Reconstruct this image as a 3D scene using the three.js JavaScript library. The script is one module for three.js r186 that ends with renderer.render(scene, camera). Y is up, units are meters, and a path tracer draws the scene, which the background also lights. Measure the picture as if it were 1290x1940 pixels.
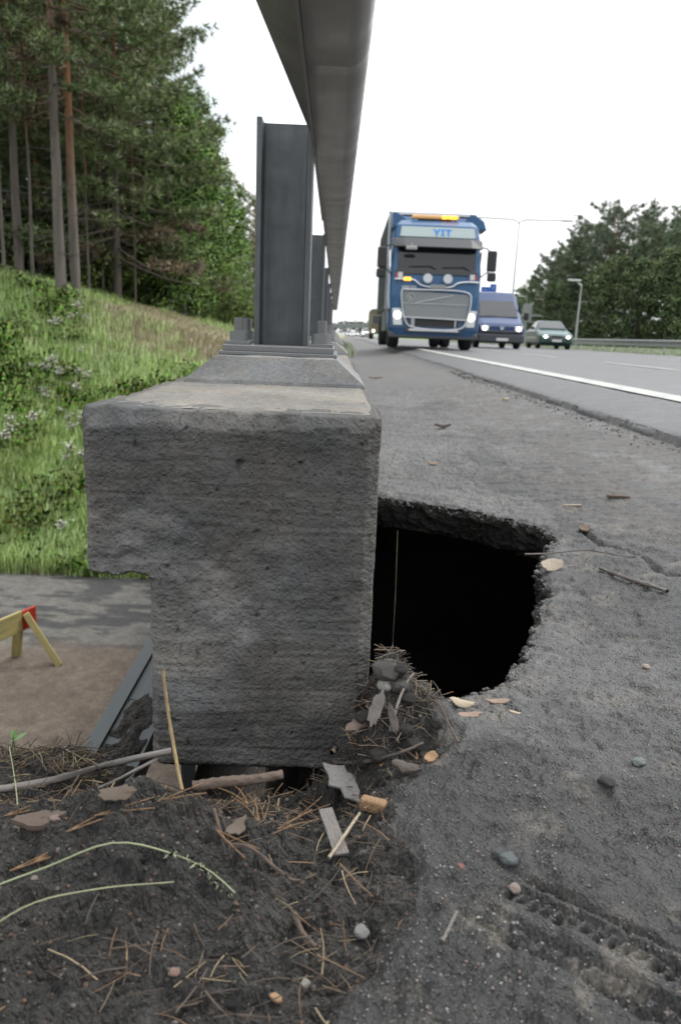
import * as THREE from 'three';
import { mergeGeometries } from 'three/addons/utils/BufferGeometryUtils.js';
import { RoundedBoxGeometry } from 'three/addons/geometries/RoundedBoxGeometry.js';
import { FontLoader } from 'three/addons/loaders/FontLoader.js';
import { TextGeometry } from 'three/addons/geometries/TextGeometry.js';

// ---------------------------------------------------------------- camera, sky, sun, exposure
const scene = new THREE.Scene();
const EYE = 0.52;                                   // lens height above the shoulder at the hole
const camera = new THREE.PerspectiveCamera(66.73, 680 / 1024, 0.03, 3000);
camera.rotation.order = 'YXZ';
const R = Math.PI / 180;
camera.rotation.set(-12.82 * R, 0, 2.26 * R);
camera.position.set(0, EYE, 0);
camera.focus = 1.25; camera.userData.fStop = 7;
camera.updateMatrixWorld(true);

const renderer = new THREE.WebGLRenderer({ antialias: true });
renderer.setSize(680, 1024);
renderer.toneMapping = THREE.LinearToneMapping;
renderer.toneMappingExposure = 1.28;
renderer.shadowMap.enabled = true;

// seeded randomness and value noise
function rng(seed) { let a = seed >>> 0; return () => { a = (a + 0x6D2B79F5) | 0; let t = Math.imul(a ^ (a >>> 15), 1 | a); t = (t + Math.imul(t ^ (t >>> 7), 61 | t)) ^ t; return ((t ^ (t >>> 14)) >>> 0) / 4294967296; }; }
const rnd = rng(20240611);
const RT = new Float32Array(65536); { const q = rng(7); for (let i = 0; i < 65536; i++) RT[i] = q(); }
const sm = t => t * t * (3 - 2 * t);
function vn(x, y, per = 256) {                        // tileable value noise, 0..1
  const xi = Math.floor(x), yi = Math.floor(y), fx = sm(x - xi), fy = sm(y - yi);
  const m = a => ((a % per) + per) % per, x0 = m(xi), x1 = m(xi + 1), y0 = m(yi) * 256, y1 = m(yi + 1) * 256;
  const a = RT[(x0 + y0) & 65535], b = RT[(x1 + y0) & 65535], c = RT[(x0 + y1) & 65535], d = RT[(x1 + y1) & 65535];
  return a + (b - a) * fx + (c - a) * fy + (a - b - c + d) * fx * fy;
}
function fb(x, y, oct = 4, per = 256) { let s = 0, a = 0.5, n = 0; for (let i = 0; i < oct; i++) { s += a * vn(x + i * 17, y + i * 31, per); n += a; a *= 0.5; x *= 2; y *= 2; per = Math.min(256, per * 2); } return s / n; }
const clamp = (x, a = 0, b = 1) => Math.max(a, Math.min(b, x));
const sstep = (a, b, x) => sm(clamp((x - a) / (b - a)));
const mix = (a, b, t) => a + (b - a) * t;

// overcast sky with a veiled sun ahead
const SUN = new THREE.Vector3(0.6, 1.0, -0.6).normalize();
{
  const W = 512, H = 256, d = new Float32Array(W * H * 4), v = new THREE.Vector3();
  for (let j = 0; j < H; j++) for (let i = 0; i < W; i++) {
    const th = (j + 0.5) / H * Math.PI - Math.PI / 2, ph = (i + 0.5) / W * 2 * Math.PI - Math.PI;
    v.set(Math.cos(th) * Math.cos(ph), Math.sin(th), Math.cos(th) * Math.sin(ph));
    let L, r = 1, g = 1, b = 1;
    if (v.y > 0) {
      const px = v.x / (v.y + 0.25) * 2.2, pz = v.z / (v.y + 0.25) * 2.2;
      const c = fb(px + 20, pz + 20, 5), s = Math.max(0, v.dot(SUN));
      L = (0.98 + 0.5 * v.y) * (0.82 + 0.42 * c) + 1.3 * Math.pow(s, 6);
      const hole = sstep(0.50, 0.36, c); r = 1 - 0.10 * hole; g = 1 - 0.03 * hole; b = 1.02 + 0.02 * hole;
    } else { L = 0.16; r = 1.0; g = 1.02; b = 0.95; }
    const k = (j * W + i) * 4; d[k] = L * r; d[k + 1] = L * g; d[k + 2] = L * b; d[k + 3] = 1;
  }
  const t = new THREE.DataTexture(d, W, H, THREE.RGBAFormat, THREE.FloatType);
  t.mapping = THREE.EquirectangularReflectionMapping; t.magFilter = THREE.LinearFilter; t.minFilter = THREE.LinearFilter; t.needsUpdate = true;
  scene.background = t; scene.environment = t;
}
const sun = new THREE.DirectionalLight(new THREE.Color(1.0, 0.96, 0.9), 1.5);
sun.position.copy(SUN).multiplyScalar(80); sun.target.position.set(0, 0, -10); sun.castShadow = true; sun.shadow.radius = 28;
sun.shadow.mapSize.set(4096, 4096); Object.assign(sun.shadow.camera, { left: -60, right: 60, top: 70, bottom: -60, near: 1, far: 260 });
scene.add(sun, sun.target);

// ---------------------------------------------------------------- helpers
const V3 = (x, y, z) => new THREE.Vector3(x, y, z);
const FPX = 1473;
const ray = (u, v) => V3((u - 645) / FPX, -(v - 970) / FPX, -1).applyQuaternion(camera.quaternion);   // photo pixel -> direction
const onLevel = (u, v, y) => { const q = ray(u, v); return q.multiplyScalar((y - EYE) / q.y).add(camera.position); };
const atDepth = (u, v, d) => { const q = ray(u, v); return q.multiplyScalar(d / -q.z).add(camera.position); };
// the bridge railing runs 0.9 degrees left of the lanes and climbs 0.46 degrees
const QB = new THREE.Quaternion().setFromEuler(new THREE.Euler(0.46 * R, 0.9 * R, 0, 'YXZ'));
const BR = (x, dy, d) => V3(x, dy, -d).applyQuaternion(QB).add(V3(0, EYE, 0));

const used = {};
function numbered(n) { const k = used[n] = (used[n] ?? -1) + 1; return k ? n + '_' + String(k).padStart(3, '0') : n; }
function shade(o) { o.traverse(m => { if (m.isMesh) { m.castShadow = true; m.receiveShadow = true; } }); return o; }
function thing(name, label, category, pos = V3(0, 0, 0), quat, group) {
  const o = new THREE.Group(); o.name = numbered(name); o.position.copy(pos); if (quat) o.quaternion.copy(quat);
  o.userData = { label, category }; if (group) o.userData.group = group; scene.add(o); return o;
}
function part(name, geo, mat, parent) { const m = new THREE.Mesh(Array.isArray(geo) ? merge(geo) : geo, mat); m.name = name; m.castShadow = m.receiveShadow = true; parent.add(m); return m; }
function solo(name, geo, mat, label, category, group) { const m = part(numbered(name), geo, mat, scene); m.userData = { label, category }; if (group) m.userData.group = group; return m; }
function structure(name, geo, mat, label) { const m = part(numbered(name), geo, mat, scene); m.userData = { kind: 'structure' }; if (label) m.userData.label = label; return m; }
function stuff(name, mesh, label, category) { mesh.name = numbered(name); mesh.userData = { kind: 'stuff', label, category }; mesh.castShadow = mesh.receiveShadow = true; scene.add(mesh); return mesh; }
function copy(o, pos, quat, label) { const c = o.clone(); c.name = numbered(o.name.replace(/_\d{3}$/, '')); c.userData = { ...o.userData }; if (label) c.userData.label = label; c.position.copy(pos); if (quat) c.quaternion.copy(quat); scene.add(c); return c; }
const ni = g => g.index ? g.toNonIndexed() : g;
function merge(l) { return l.length === 1 ? l[0] : mergeGeometries(l.map(g => { g = ni(g); for (const k of Object.keys(g.attributes)) if (!['position', 'normal', 'uv'].includes(k)) g.deleteAttribute(k); return g; })); }
const E3 = new THREE.Euler();
function place(g, x, y, z, rx = 0, ry = 0, rz = 0) { if (rx || ry || rz) g.applyMatrix4(new THREE.Matrix4().makeRotationFromEuler(E3.set(rx, ry, rz))); g.translate(x, y, z); return g; }
const box = (w, h, d, x = 0, y = 0, z = 0, rx, ry, rz) => place(new THREE.BoxGeometry(w, h, d), x, y, z, rx, ry, rz);
const rbox = (w, h, d, r, x = 0, y = 0, z = 0, rx, ry, rz) => place(new RoundedBoxGeometry(w, h, d, 2, Math.min(r, w / 2.01, h / 2.01, d / 2.01)), x, y, z, rx, ry, rz);
const cyl = (r1, r2, h, n, x = 0, y = 0, z = 0, rx, ry, rz) => place(new THREE.CylinderGeometry(r1, r2, h, n), x, y, z, rx, ry, rz);
const tube = (pts, r, seg = 16, n = 6) => new THREE.TubeGeometry(new THREE.CatmullRomCurve3(pts.map(p => Array.isArray(p) ? V3(...p) : p)), seg, r, n);
// tapered tube along a curve, closed at both ends
function taper(pts, r0, r1, seg = 10, n = 7, wob = 0, q = rnd) {
  const c = new THREE.CatmullRomCurve3(pts.map(p => Array.isArray(p) ? V3(...p) : p)), g = new THREE.TubeGeometry(c, seg, 1, n), p = g.attributes.position, ctr = V3();
  for (let i = 0; i <= seg; i++) { c.getPointAt(i / seg, ctr); const rr = mix(r0, r1, i / seg); for (let j = 0; j <= n; j++) { const k = i * (n + 1) + j, w = rr * (1 + wob * (vn(j % n * 3.1 + 5, i * 1.7 + r0 * 991) - 0.5)); p.setXYZ(k, ctr.x + (p.getX(k) - ctr.x) * w, ctr.y + (p.getY(k) - ctr.y) * w, ctr.z + (p.getZ(k) - ctr.z) * w); } }
  g.computeVertexNormals(); return g;
}
// loft closed rings (arrays of [x,y,z]) with end caps
function loft(rings, caps = true, flat = false) {
  const n = rings[0].length, P = [], U = [];
  const tri = (a, b, c) => { for (const k of [a, b, c]) { P.push(...k); U.push(k[0] + k[2] * 0.37, k[1] - k[2] * 0.93); } };
  for (let i = 0; i + 1 < rings.length; i++) for (let j = 0; j < n; j++) { const a = rings[i][j], b = rings[i][(j + 1) % n], c = rings[i + 1][(j + 1) % n], d = rings[i + 1][j]; tri(a, b, c); tri(a, c, d); }
  if (caps) for (const [r, f] of [[rings[0], 1], [rings[rings.length - 1], 0]]) { const m = [0, 1, 2].map(k => r.reduce((s, p) => s + p[k], 0) / n); for (let j = 0; j < n; j++) f ? tri(m, r[(j + 1) % n], r[j]) : tri(m, r[j], r[(j + 1) % n]); }
  const g = new THREE.BufferGeometry(); g.setAttribute('position', new THREE.Float32BufferAttribute(P, 3)); g.setAttribute('uv', new THREE.Float32BufferAttribute(U, 2)); g.computeVertexNormals(); return g;
}
const prism = (pts, depth, bevel = 0) => { const s = new THREE.Shape(pts.map(p => new THREE.Vector2(...p))); return new THREE.ExtrudeGeometry(s, { depth, bevelEnabled: bevel > 0, bevelSize: bevel, bevelThickness: bevel, bevelSegments: 2, curveSegments: 6 }); };
function quadPanel(a, b, c, d, th = 0.012) {            // thin slab from four corners
  const n = V3().crossVectors(V3(...b).sub(V3(...a)), V3(...d).sub(V3(...a))).normalize().multiplyScalar(th), f = p => [p[0] + n.x, p[1] + n.y, p[2] + n.z];
  return loft([[a, b, c, d], [f(a), f(b), f(c), f(d)]]);
}

// textures: fn(u,v in 0..1) -> [r,g,b] sRGB 0..1 or a grey number
function tex(N, fn, srgb, M = N) {
  const d = new Uint8Array(N * M * 4);
  for (let j = 0; j < M; j++) for (let i = 0; i < N; i++) { const c = fn(i / N, j / M), k = (j * N + i) * 4; if (typeof c === 'number') d[k] = d[k + 1] = d[k + 2] = clamp(c) * 255; else { d[k] = clamp(c[0]) * 255; d[k + 1] = clamp(c[1]) * 255; d[k + 2] = clamp(c[2]) * 255; } d[k + 3] = 255; }
  const t = new THREE.DataTexture(d, N, M); t.wrapS = t.wrapT = THREE.RepeatWrapping; t.magFilter = THREE.LinearFilter; t.minFilter = THREE.LinearMipmapLinearFilter; t.generateMipmaps = true; if (srgb) t.colorSpace = THREE.SRGBColorSpace; t.needsUpdate = true; return t;
}
const L = (r, g, b) => new THREE.Color().setRGB(r, g, b);
const std = (c, o = {}) => new THREE.MeshStandardMaterial({ color: c, roughness: 0.8, ...o });
// fine grit: neutral multiplier near 1 with speckles (tile = 0.5 m)
const gritC = tex(1024, (u, v) => { const a = fb(u * 128, v * 128, 2, 128), b = fb(u * 16, v * 16, 3, 16), s = RT[((u * 1024) * 7 + (v * 1024) * 1031) & 65535]; let k = 0.72 + 0.3 * (a - 0.5) + 0.22 * (b - 0.5); const st = vn(u * 200, v * 200, 200); if (st > 0.86) k += 0.16 * (st - 0.86) / 0.14; if (st < 0.12) k -= 0.14; k += (s - 0.5) * 0.08; return [k, k * 0.995, k * 0.98]; }, true);
const gritB = tex(1024, (u, v) => 0.5 + 0.5 * (fb(u * 100, v * 100, 3, 100) - 0.5) + 0.45 * (fb(u * 24, v * 24, 3, 24) - 0.5), false);
const soilB = tex(1024, (u, v) => { const a = fb(u * 40, v * 40, 4, 40), b = fb(u * 110 + 3, v * 110, 2, 110); return 0.5 + 0.8 * (a - 0.5) + 0.4 * (b - 0.5); }, false);
const concB = tex(1024, (u, v) => { let k = 0.6 + 0.35 * (fb(u * 90, v * 90, 3, 90) - 0.5) + 0.2 * (fb(u * 20, v * 20, 3, 20) - 0.5); const p = vn(u * 46 + 9, v * 46, 46); if (p > 0.9) k -= 4 * (p - 0.9); return k; }, false);
const concC = tex(1024, (u, v) => { let k = 0.78 + 0.16 * (fb(u * 60, v * 60, 4, 60) - 0.5) + 0.2 * (fb(u * 6, v * 6, 4, 6) - 0.5); const s = vn(u * 150, v * 150, 150); if (s > 0.85) k -= 0.12; if (s < 0.1) k += 0.1; const w = fb(u * 9, v * 9, 3, 9); return [k * (1 + 0.05 * (w - 0.4)), k, k * (1 - 0.08 * (w - 0.4))]; }, true);
const steelC = tex(512, (u, v) => { const k = 0.84 + 0.14 * (fb(u * 14, v * 14, 4, 14) - 0.5) + 0.10 * (fb(u * 60, v * 8, 3, 60) - 0.5); return [k, k, k]; }, true);
const steelR = tex(512, (u, v) => 0.5 + 0.3 * (fb(u * 10, v * 22, 4, 10) - 0.5), false);
const barkB = tex(512, (u, v) => fb(u * 14, v * 5, 4, 5 * 14) * 0.9, false);
const rep = (t, x, y = x) => { const c = t.clone(); c.repeat.set(x, y); c.needsUpdate = true; return c; };

const M = {
  asphalt: std(L(1, 1, 1), { map: rep(gritC, 3.1), bumpMap: rep(gritB, 4.3), bumpScale: 0.006, roughness: 0.62, vertexColors: true }),
  soil: std(L(1, 1, 1), { map: rep(gritC, 2.3), bumpMap: rep(soilB, 4), bumpScale: 0.022, roughness: 0.95, vertexColors: true }),
  road: std(L(0.13, 0.132, 0.137), { map: rep(gritC, 1), bumpMap: rep(gritB, 1.4), bumpScale: 0.006, roughness: 0.55, vertexColors: true }),
  paint: std(L(0.6, 0.6, 0.57), { map: rep(concC, 1.3), roughness: 0.6 }),
  concrete: std(L(1, 1, 1), { map: rep(concC, 1.6), bumpMap: rep(concB, 3), bumpScale: 0.008, roughness: 0.92, vertexColors: true }),
  mortar: std(L(0.33, 0.335, 0.335), { map: rep(concC, 2.7), bumpMap: rep(concB, 3), bumpScale: 0.002, roughness: 0.9 }),
  steel: std(L(0.145, 0.158, 0.168), { map: rep(steelC, 2), roughnessMap: rep(steelR, 2), roughness: 1, metalness: 0.45 }),
  rail: std(L(0.34, 0.33, 0.315), { map: rep(steelC, 1.5, 0.8), roughnessMap: rep(steelR, 1, 0.8), roughness: 0.8, metalness: 0.5 }),
  bolt: std(L(0.26, 0.27, 0.275), { roughness: 0.55, metalness: 0.5, map: rep(steelC, 8) }),
  black: std(L(0.018, 0.018, 0.02), { roughness: 0.6 }),
  rubber: std(L(0.022, 0.022, 0.024), { roughness: 0.85 }),
  chrome: std(L(0.62, 0.63, 0.65), { roughness: 0.25, metalness: 0.9 }),
  lampGrey: std(L(0.42, 0.44, 0.45), { roughness: 0.5, metalness: 0.4 }),
  darkSoil: std(L(0.10, 0.088, 0.076), { bumpMap: rep(soilB, 3), bumpScale: 0.02, roughness: 1 }),
};
// ---------------------------------------------------------------- ground heights
const ROADY = EYE - 0.29;
function crossfall(x) { return x < 0.45 ? 0 : x < 1.42 ? (x - 0.45) / 0.97 * 0.115 : x < 2.0 ? 0.145 + (x - 1.42) / 0.58 * (ROADY - 0.145) : ROADY; }
// hole outline, from the rim in the photograph, on the shoulder level
const holePx = [[716, 938], [745, 944], [775, 946], [800, 950], [850, 957], [900, 966], [935, 978], [970, 988], [1000, 998], [1035, 1012], [1046, 1030], [1038, 1052], [1022, 1078], [1030, 1098], [1036, 1122], [1026, 1150], [1012, 1180], [1008, 1205], [995, 1235], [985, 1260], [945, 1292], [915, 1305], [890, 1316], [850, 1330], [825, 1326], [795, 1300], [770, 1272], [740, 1255], [700, 1255]];
let HOLE = holePx.map(([u, v]) => { const p = onLevel(u, v, 0); return [p.x, p.z]; });
HOLE.push([-0.02, HOLE[HOLE.length - 1][1]], [-0.05, -1.8], [-0.02, HOLE[0][1] - 0.02]);
{ // densify with ragged offsets
  const out = []; const n = HOLE.length;
  for (let i = 0; i < n; i++) { const a = HOLE[i], b = HOLE[(i + 1) % n], l = Math.hypot(b[0] - a[0], b[1] - a[1]), k = Math.max(1, Math.round(l / 0.008)); for (let j = 0; j < k; j++) { const t = j / k, x = mix(a[0], b[0], t), z = mix(a[1], b[1], t), w = 0.05; out.push([x + w * (fb(x * 22 + 40, z * 22 + 40, 4) - 0.5), z + w * (fb(x * 22 + 90, z * 22 + 10, 4) - 0.5)]); } }
  HOLE = out;
}
let HOLESIGN; { let a = 0; HOLE.forEach((p, i) => { const q = HOLE[(i + 1) % HOLE.length]; a += p[0] * q[1] - q[0] * p[1]; }); HOLESIGN = Math.sign(a); }
function holeSD(x, z) {                                // negative inside; also nearest rim point
  let best = 1e9, bx = 0, bz = 0, inside = false;
  for (let i = 0, n = HOLE.length, j = n - 1; i < n; j = i++) {
    const a = HOLE[j], b = HOLE[i], dx = b[0] - a[0], dz = b[1] - a[1], t = clamp(((x - a[0]) * dx + (z - a[1]) * dz) / (dx * dx + dz * dz + 1e-12)), qx = a[0] + dx * t, qz = a[1] + dz * t, d = (x - qx) ** 2 + (z - qz) ** 2;
    if (d < best) { best = d; bx = qx; bz = qz; }
    if ((a[1] > z) !== (b[1] > z) && x < dx * (z - a[1]) / (dz || 1e-12) + a[0]) inside = !inside;
  }
  return [inside ? -Math.sqrt(best) : Math.sqrt(best), bx, bz];
}
// edge of the asphalt against the soil: x as a function of distance
const edgePts = [[640, 1990], [700, 1800], [775, 1720], [790, 1640], [748, 1560], [738, 1500], [790, 1440], [850, 1350]].map(([u, v]) => onLevel(u, v, 0)).map(p => [-p.z, p.x]);
function edgeX(d) { if (d <= edgePts[0][0]) return edgePts[0][1] - (edgePts[0][0] - d) * 0.2; for (let i = 1; i < edgePts.length; i++) if (d <= edgePts[i][0]) { const a = edgePts[i - 1], b = edgePts[i]; return mix(a[1], b[1], (d - a[0]) / (b[0] - a[0])); } return 0.17 - (d - 1.05) * 2.2; }
function soilAmount(x, z) { const d = -z; if (d > 1.12) return x < -0.2 ? 1 : 0; return sstep(-0.02, 0.025, edgeX(d) - x + 0.05 * (fb(x * 14 + 9, z * 14 + 70, 3) - 0.5)); }
const bump2 = (x, z, cx, cz, sx, sz) => Math.exp(-(((x - cx) / sx) ** 2) - (((z - cz) / sz) ** 2));
function Gs(x, z) {                                     // smooth near ground
  const d = -z; let y = crossfall(x);
  const s = soilAmount(x, z), left = sstep(0.1, -0.25, x);
  y += s * (-0.018) ;
  // the shoulder of soil tips over at the bridge end
  const ridge = mix(0.985, 1.17, sstep(-0.31, -0.4, x)), lip = mix(0.108, 0.155, sstep(-0.28, -0.4, x));
  const side = sstep(0.075, 0.0, x);
  if (d > 0.72) y -= side * lip * sstep(0.72, ridge, d);
  if (d > ridge) y -= side * (d - ridge) * 1.5;
  y += 0.055 * left * bump2(x, z, -0.2, -0.72, 0.13, 0.10) + 0.03 * bump2(x, z, -0.42, -0.95, 0.1, 0.08);
  // rubble heap at the corner of the hole
  y += 0.085 * bump2(x, z, 0.078, -1.055, 0.042, 0.045) + 0.055 * bump2(x, z, 0.03, -0.99, 0.06, 0.05) + 0.02 * bump2(x, z, 0.15, -1.0, 0.07, 0.06);
  y -= 0.03 * bump2(x, z, 0.035, -0.9, 0.04, 0.035);
  return y;
}
// tyre tread prints pressed into the mud
const trA = onLevel(960, 1660, 0), trB = onLevel(1330, 1840, 0), trL = Math.hypot(trB.x - trA.x, trB.z - trA.z), trx = (trB.x - trA.x) / trL, trz = (trB.z - trA.z) / trL;
function tread(x, z) {
  const s = (x - trA.x) * trx + (z - trA.z) * trz, t = -(x - trA.x) * trz + (z - trA.z) * trx;
  if (s < -0.02 || s > 0.6) return 0;
  let h = 0; const fade = sstep(-0.02, 0.03, s) * sstep(0.28, 0.62, fb(x * 9 + 3, z * 9 + 8, 2) + 0.1);
  const grooves = [[-0.012, 0.004], [0.006, 0.0028], [0.05, 0.004], [0.075, 0.003]];
  for (const [c, w] of grooves) h -= 0.012 * Math.exp(-(((t - c - 0.004 * (vn(s * 20, c * 90) - 0.5)) / w) ** 2));
  const lug = (a, b, per, dep) => { if (t > a && t < b) { const f = ((s + t * 0.35) / per) % 1; h -= dep * sstep(0.42, 0.52, f) * sstep(0.98, 0.88, f) * sstep(a, a + 0.003, t) * sstep(b, b - 0.003, t); } };
  lug(0.010, 0.028, 0.0125, 0.0105); lug(0.055, 0.07, 0.016, 0.008);
  return h * fade;
}
const crackPts = [[1105, 1003], [1140, 1030], [1190, 1045], [1225, 1060], [1250, 1085], [1300, 1095]].map(([u, v]) => onLevel(u, v, 0.03));
function segDist(x, z, pts) { let b = 9; for (let i = 1; i < pts.length; i++) { const a = pts[i - 1], c = pts[i], dx = c.x - a.x, dz = c.z - a.z, t = clamp(((x - a.x) * dx + (z - a.z) * dz) / (dx * dx + dz * dz)); b = Math.min(b, Math.hypot(x - a.x - dx * t, z - a.z - dz * t)); } return b; }
function inTread(x, z) { const s = (x - trA.x) * trx + (z - trA.z) * trz, t = -(x - trA.x) * trz + (z - trA.z) * trx; return sstep(-0.04, 0.0, s) * sstep(-0.06, -0.02, t) * sstep(0.11, 0.08, t); }
function Gfull(x, z, s) {
  let y = Gs(x, z);
  const d = -z, wet = sstep(0.86, 0.62, d + 0.3 * (fb(x * 8, z * 8, 3) - 0.5)), rough = Math.max(mix(0.28, 1.4, s), 0.75 * wet) * (d < 0.9 ? 1 - 0.7 * inTread(x, z) : 1), amp = d > 3 ? 0.7 : 1;
  y += amp * 0.010 * mix(0.9, 2.2, s) * (fb(x * 9 + 11, z * 9 + 5, 4) - 0.5) + 0.020 * rough * (fb(x * 34 + 60, z * 34 + 20, 4) - 0.5) + 0.008 * Math.max(rough, 0.5) * (vn(x * 130 + 7, z * 130 + 3) - 0.5);
  // small flaky plates in the worn asphalt
  if (s < 0.9) y += (1 - s) * (0.004 * (sstep(0.47, 0.53, fb(x * 20 + 2, z * 34 + 8, 4)) - 0.5) - 0.005 * sstep(0.014, 0.0, Math.abs(fb(x * 5 + 31, z * 7 + 12, 5) - 0.5)) * sstep(0.5, 0.6, fb(x * 2.5 + 8, z * 2.5 + 1, 2)));
  if (s > 0.2) { const c = vn(x * 48 + 70, z * 48 + 31); y += s * 0.012 * sstep(0.62, 0.85, c); }
  y += tread(x, z);
  const cd = segDist(x + 0.012 * (fb(x * 30, z * 30, 3) - 0.5), z, crackPts); y -= 0.016 * Math.exp(-((cd / 0.006) ** 2)) - 0.004 * sstep(0.1, 0, cd) * (z > crackPts[0].z ? 0 : 1);
  return y;
}
function hit(u, v, far = 6) { const q = ray(u, v); for (let d = 0.3; d < far; d += 0.004) { const k = d / -q.z, x = q.x * k, y = EYE + q.y * k; if (y < Gs(x, -d)) return V3(x, Gfull(x, -d, soilAmount(x, -d)), -d); } return onLevel(u, v, 0); }

// graded coordinates
function graded(list) { const o = [list[0][0]]; for (let i = 1; i < list.length; i++) { const [b, s1] = list[i], [a, s0] = list[i - 1]; let x = a, dir = Math.sign(b - a); for (;;) { const t = Math.abs(x - a) / Math.abs(b - a), st = mix(s0, s1, t); if (Math.abs(b - x) < st * 1.3) { x = b; o.push(b); break; } x += dir * st; o.push(x); } } return o; }

// ---------------------------------------------------------------- near shoulder with the hole
{
  const xs = graded([[-2.2, 0.08], [-0.6, 0.02], [-0.45, 0.006], [0.0, 0.0036], [0.42, 0.0034], [0.65, 0.006], [1.45, 0.018]]);
  const zs = graded([[3, 0.2], [0, 0.1], [-0.35, 0.01], [-0.44, 0.0033], [-0.85, 0.0036], [-1.15, 0.0045], [-1.6, 0.008], [-2.8, 0.013], [-8, 0.05]]);
  const nx = xs.length, nz = zs.length, P = [], C = [], U = [], sd = new Float32Array(nx * nz), so = new Float32Array(nx * nz), idA = [], idS = [];
  for (let j = 0; j < nz; j++) for (let i = 0; i < nx; i++) {
    let x = xs[i], z = zs[j]; const k = j * nx + i, s = soilAmount(x, z); so[k] = s;
    let h = 9; if (x > -0.1 && x < 0.75 && z < -0.85 && z > -2.8) { const r = holeSD(x, z); h = r[0]; if (h < 0) { x = r[1]; z = r[2]; } }
    sd[k] = h;
    let y = Gfull(x, z, s); if (h < 0.02 && h > -1) y -= 0.006 * sstep(0.02, 0, h);
    P.push(x, y, z); U.push(x, z);
    // colours: worn asphalt, pale dust, damp dark patches; soil browns
    const a = fb(x * 3.1 + 4, z * 2.2 + 9, 4), b = fb(x * 11 + 30, z * 9 + 2, 4), e = fb(x * 40 + 1, z * 40 + 77, 3);
    let r, g, bl;
    const dark = sstep(0.47, 0.62, b * 0.6 + a * 0.4), dust = sstep(0.52, 0.66, fb(x * 4.5 + 70, z * 3.2 + 40, 4)), sand = sstep(0.56, 0.68, fb(x * 13 + 8, z * 13 + 51, 4)) * sstep(0.4, 0.55, e);
    const wet = sstep(0.40, 0.54, sstep(1.15, 0.62, -z) * 0.5 + fb(x * 9 + 2, z * 9 + 9, 4) * 0.55), dry = sstep(0.46, 0.56, fb(x * 2.6 + 50, z * 1.3 + 5, 4) + 0.3 * sstep(1.9, 3.0, -z) - 0.16);
    let k0 = mix(mix(0.072, 0.15, dry), 0.045, wet) * (1 - 0.35 * dark) * (1 + 0.3 * dust) * (0.9 + 0.3 * (e - 0.5));
    r = k0 * 1.0; g = k0 * 1.0; bl = k0 * 1.0;
    r = mix(r, 0.24, 0.5 * sand); g = mix(g, 0.215, 0.5 * sand); bl = mix(bl, 0.18, 0.5 * sand);
    // band of brown grit along the overlay edge
    const band = sstep(0.45, 0.15, Math.abs(x - 1.05 - 0.25 * (fb(z * 1.1, 4, 3) - 0.5))) * sstep(1.4, 2.2, -z) * sstep(0.34, 0.55, b); r = mix(r, 0.105, 0.85 * band); g = mix(g, 0.093, 0.85 * band); bl = mix(bl, 0.078, 0.85 * band);
    const m0 = 0.07 * (0.7 + 0.6 * b) * (0.7 + 0.6 * e), hum = sstep(0.5, 0.65, fb(x * 18 + 3, z * 18 + 66, 3));
    const sr = m0 * 1.03 + 0.012 * hum, sg = m0 + 0.007 * hum, sb = m0 * 0.96 + 0.004 * hum;
    C.push(mix(r, sr, s), mix(g, sg, s), mix(bl, sb, s));
  }
  for (let j = 0; j + 1 < nz; j++) for (let i = 0; i + 1 < nx; i++) {
    const a = j * nx + i, b = a + 1, c = a + nx + 1, d = a + nx;
    if (sd[a] < 0 && sd[b] < 0 && sd[c] < 0 && sd[d] < 0) continue;
    const cx = (xs[i] + xs[i + 1]) / 2, cz = zs[j];
    if (cz < -1.3 && cx < -0.02 + (cz < -1.62 ? 0 : 0) && cx > -0.38) continue;       // under the edge beam
    if (cz < -1.7 && cx < -0.02) continue;                                             // the bank falls away
    (so[a] + so[b] + so[c] + so[d] > 2 ? idS : idA).push(a, b, c, a, c, d);
  }
  const mk = idx => { const map = new Map(), p = [], c = [], u = [], o = []; for (const k of idx) { let m = map.get(k); if (m === undefined) { m = p.length / 3; map.set(k, m); p.push(P[3 * k], P[3 * k + 1], P[3 * k + 2]); c.push(C[3 * k], C[3 * k + 1], C[3 * k + 2]); u.push(U[2 * k], U[2 * k + 1]); } o.push(m); } const g = new THREE.BufferGeometry(); g.setAttribute('position', new THREE.Float32BufferAttribute(p, 3)); g.setAttribute('color', new THREE.Float32BufferAttribute(c, 3)); g.setAttribute('uv', new THREE.Float32BufferAttribute(u, 2)); g.setIndex(o); g.computeVertexNormals(); return g; };
  structure('road_shoulder', mk(idA), M.asphalt); structure('soil_bank', mk(idS), M.soil);
  // broken rim of the hole: ragged layers of asphalt and road base hanging over the cavity
  const n = HOLE.length, rows = 12, p = [], u = [], ix = [], c = [];
  for (let r = 0; r <= rows; r++) for (let i = 0; i <= n; i++) {
    const h = HOLE[i % n], a = HOLE[(i + n - 2) % n], b = HOLE[(i + 2) % n], l = Math.hypot(b[0] - a[0], b[1] - a[1]) + 1e-9, nxn = (b[1] - a[1]) / l, nzn = -(b[0] - a[0]) / l;   // outward
    const t = r / rows, w = i % n, wob = r === 0 ? -0.001 : 0.03 * (fb(w * 0.16 + 5, r * 0.7 + 3, 3) - 0.55) + 0.02 * (vn(w * 0.7, r * 1.9) - 0.5) + 0.02 * t * t;
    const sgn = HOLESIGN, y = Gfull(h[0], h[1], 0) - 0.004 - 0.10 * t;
    p.push(h[0] + nxn * wob * sgn, y, h[1] + nzn * wob * sgn); u.push(w * 0.008, t * 0.13); const k = r < 4 ? 0.11 : 0.05; c.push(k, k * 0.97, k * 0.94);
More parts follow.
